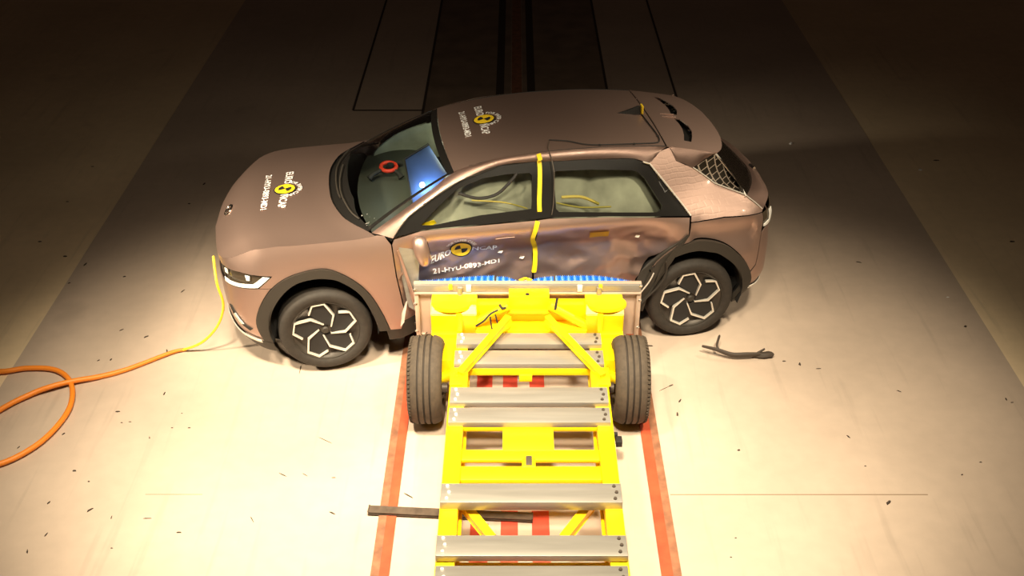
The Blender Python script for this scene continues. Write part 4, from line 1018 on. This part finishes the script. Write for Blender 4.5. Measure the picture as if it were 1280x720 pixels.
# (x, y, length, width, heading) of the broken bits on the floor
FRAGMENTS = [(-3.0,8.1,0.059,0.012,62),(-3.37,7.5,0.041,0.012,46),(-3.13,7.4,0.046,0.017,37),(-3.33,7.08,0.03,0.017,68),(-3.43,7.07,0.027,0.011,54),(-2.9,7.2,0.047,0.017,111),(-2.77,6.64,0.043,0.016,85),(-2.94,6.3,0.024,0.01,0),(-3.0,6.29,0.018,0.01,0),(-3.07,6.42,0.037,0.021,0),(-2.47,6.23,0.024,0.01,0),(-3.4,6.16,0.029,0.016,51),(-3.68,6.01,0.031,0.011,67),(-2.6,6.23,0.018,0.01,0),(-2.74,6.12,0.028,0.01,106),(-3.6,8.34,0.028,0.019,20),(-4.07,8.23,0.028,0.019,41),(-3.18,5.76,0.029,0.02,0),(-3.04,5.65,0.017,0.015,0),(-3.25,5.44,0.033,0.015,64),(-2.94,5.37,0.052,0.019,47),(-3.16,5.14,0.04,0.014,75),(-3.23,4.99,0.043,0.014,104),(-2.77,5.3,0.035,0.01,93),(-2.52,5.29,0.066,0.009,0),(-2.27,5.16,0.038,0.014,0),(-2.68,5.02,0.016,0.009,0),(-1.8,5.28,0.069,0.009,-58),(-1.67,5.72,0.075,0.01,-31),(-1.3,5.69,0.034,0.009,0),(-1.26,5.34,0.057,0.014,-31),(-1.51,5.72,0.056,0.006,-36),(-1.42,6.09,0.141,0.006,-32),(-1.75,6.95,0.125,0.006,93),(-0.75,5.51,0.085,0.014,-37),(-2.57,6.4,0.012,0.006,0),(-3.3,10.15,0.049,0.021,72),(-3.35,9.72,0.025,0.021,0),(-4.62,9.77,0.033,0.014,0),(-4.61,8.97,0.039,0.02,0),(-4.62,10.56,0.035,0.015,0),(-4.03,8.55,0.057,0.019,73),(-4.27,8.7,0.038,0.026,0),(2.21,7.06,0.033,0.016,0),(2.33,7.02,0.043,0.027,84),(2.47,6.96,0.046,0.011,0),(3.04,6.67,0.042,0.011,-35),(2.5,6.13,0.039,0.015,-62),(1.65,5.98,0.024,0.02,0),(3.87,7.55,0.028,0.03,0),(3.85,6.57,0.034,0.017,-91),(3.88,6.53,0.025,0.011,0),(2.6,5.44,0.053,0.029,41),(3.21,5.72,0.017,0.015,0),(3.39,5.85,0.023,0.01,0),(1.29,6.55,0.045,0.02,56),(1.25,6.39,0.048,0.02,83),(2.54,5.81,0.017,0.01,0),(1.48,5.11,0.016,0.009,0),(1.42,4.94,0.016,0.009,0),(1.24,6.74,0.051,0.016,28),(1.18,6.7,0.106,0.006,34),(1.13,7.27,0.054,0.016,0),(3.23,8.59,0.058,0.013,-20),(4.82,8.97,0.054,0.027,0),(4.4,10.48,0.043,0.037,0),(3.13,11.12,0.042,0.053,78),(4.65,10.71,0.071,0.023,0),(3.87,8.0,0.029,0.012,0)]
PALE = [65, 66, 68]

zones = {}
for i, (x, y, L, w, a) in enumerate(FRAGMENTS):
    w *= .75
    bm = bmesh.new(); r = random.Random(i)
    h = min(.022, .35 * w + .003)
    lo = [(-L / 2, -w * r.uniform(.1, .4)), (-L * r.uniform(-.1, .2), -w / 2), (L / 2, -w * r.uniform(.0, .3)), (L * r.uniform(.3, .45), w * r.uniform(.2, .5)), (-L * r.uniform(.1, .35), w / 2)]
    b = [bm.verts.new((p, q, 0)) for p, q in lo]; t = [bm.verts.new((p * .8, q * .7, h * r.uniform(.6, 1))) for p, q in lo]
    bm.faces.new(b[::-1]); bm.faces.new(t)
    for k in range(5): bm.faces.new((b[k], b[(k + 1) % 5], t[(k + 1) % 5], t[k]))
    pale = i in PALE
    o = from_bm('pale_fragment' if pale else 'plastic_fragment', bm, M['white'] if pale else M['debris'], None, False)
    o.location = (x, y, .0005 if -4.1 < x < 4.05 else -.0035); o.rotation_euler = (0, 0, math.radians(a))
    zone = 5 if pale else 0 if x < -4.1 else 1 if x < -.95 and y > 7.6 else 2 if x < -.95 else 3 if x < 1.0 else 6 if x > 4.05 else 4
    look = 'long thin' if L > .06 and L > 3.5 * w else 'slim' if L > 2.6 * w else 'chunky' if L > .035 else 'tiny'
    zones.setdefault(zone, []).append((x / (y * .834 + 2.98), look, o))
ORD = 'first second third fourth fifth sixth seventh eighth ninth tenth eleventh twelfth thirteenth fourteenth fifteenth sixteenth seventeenth eighteenth nineteenth twentieth'.split()
ORD += ['twenty-' + w for w in ORD[:9]] + ['thirtieth'] + ['thirty-' + w for w in ORD[:9]]
PLACE = {0: ('dark fragment on the pale outer floor left of the strip', 'dark fragments on the left outer floor'),
         1: ('dark fragment on the strip ahead of the car nose', 'dark fragments ahead of the car'),
         2: ('dark fragment on the bright floor left of the trolley', 'dark fragments left of the trolley'),
         3: ('dark splinter on the floor between left rail and trolley', 'splinter beside the trolley'),
         4: ('dark fragment on the strip right of the trolley', 'dark fragments right of the trolley'),
         5: ('pale glass fragment on the dim floor right of the car', 'pale fragments right of the car'),
         6: ('dark fragment on the outer floor right of the strip', 'dark fragments on the right outer floor')}
for z, items in zones.items():
    items.sort(key=lambda t: t[0])
    for k, (u, look, o) in enumerate(items):
        txt, grp = PLACE[z]
        tag(o, look + ' ' + txt + (', %s from the left' % ORD[k] if len(items) > 1 else ''), 'debris', grp)
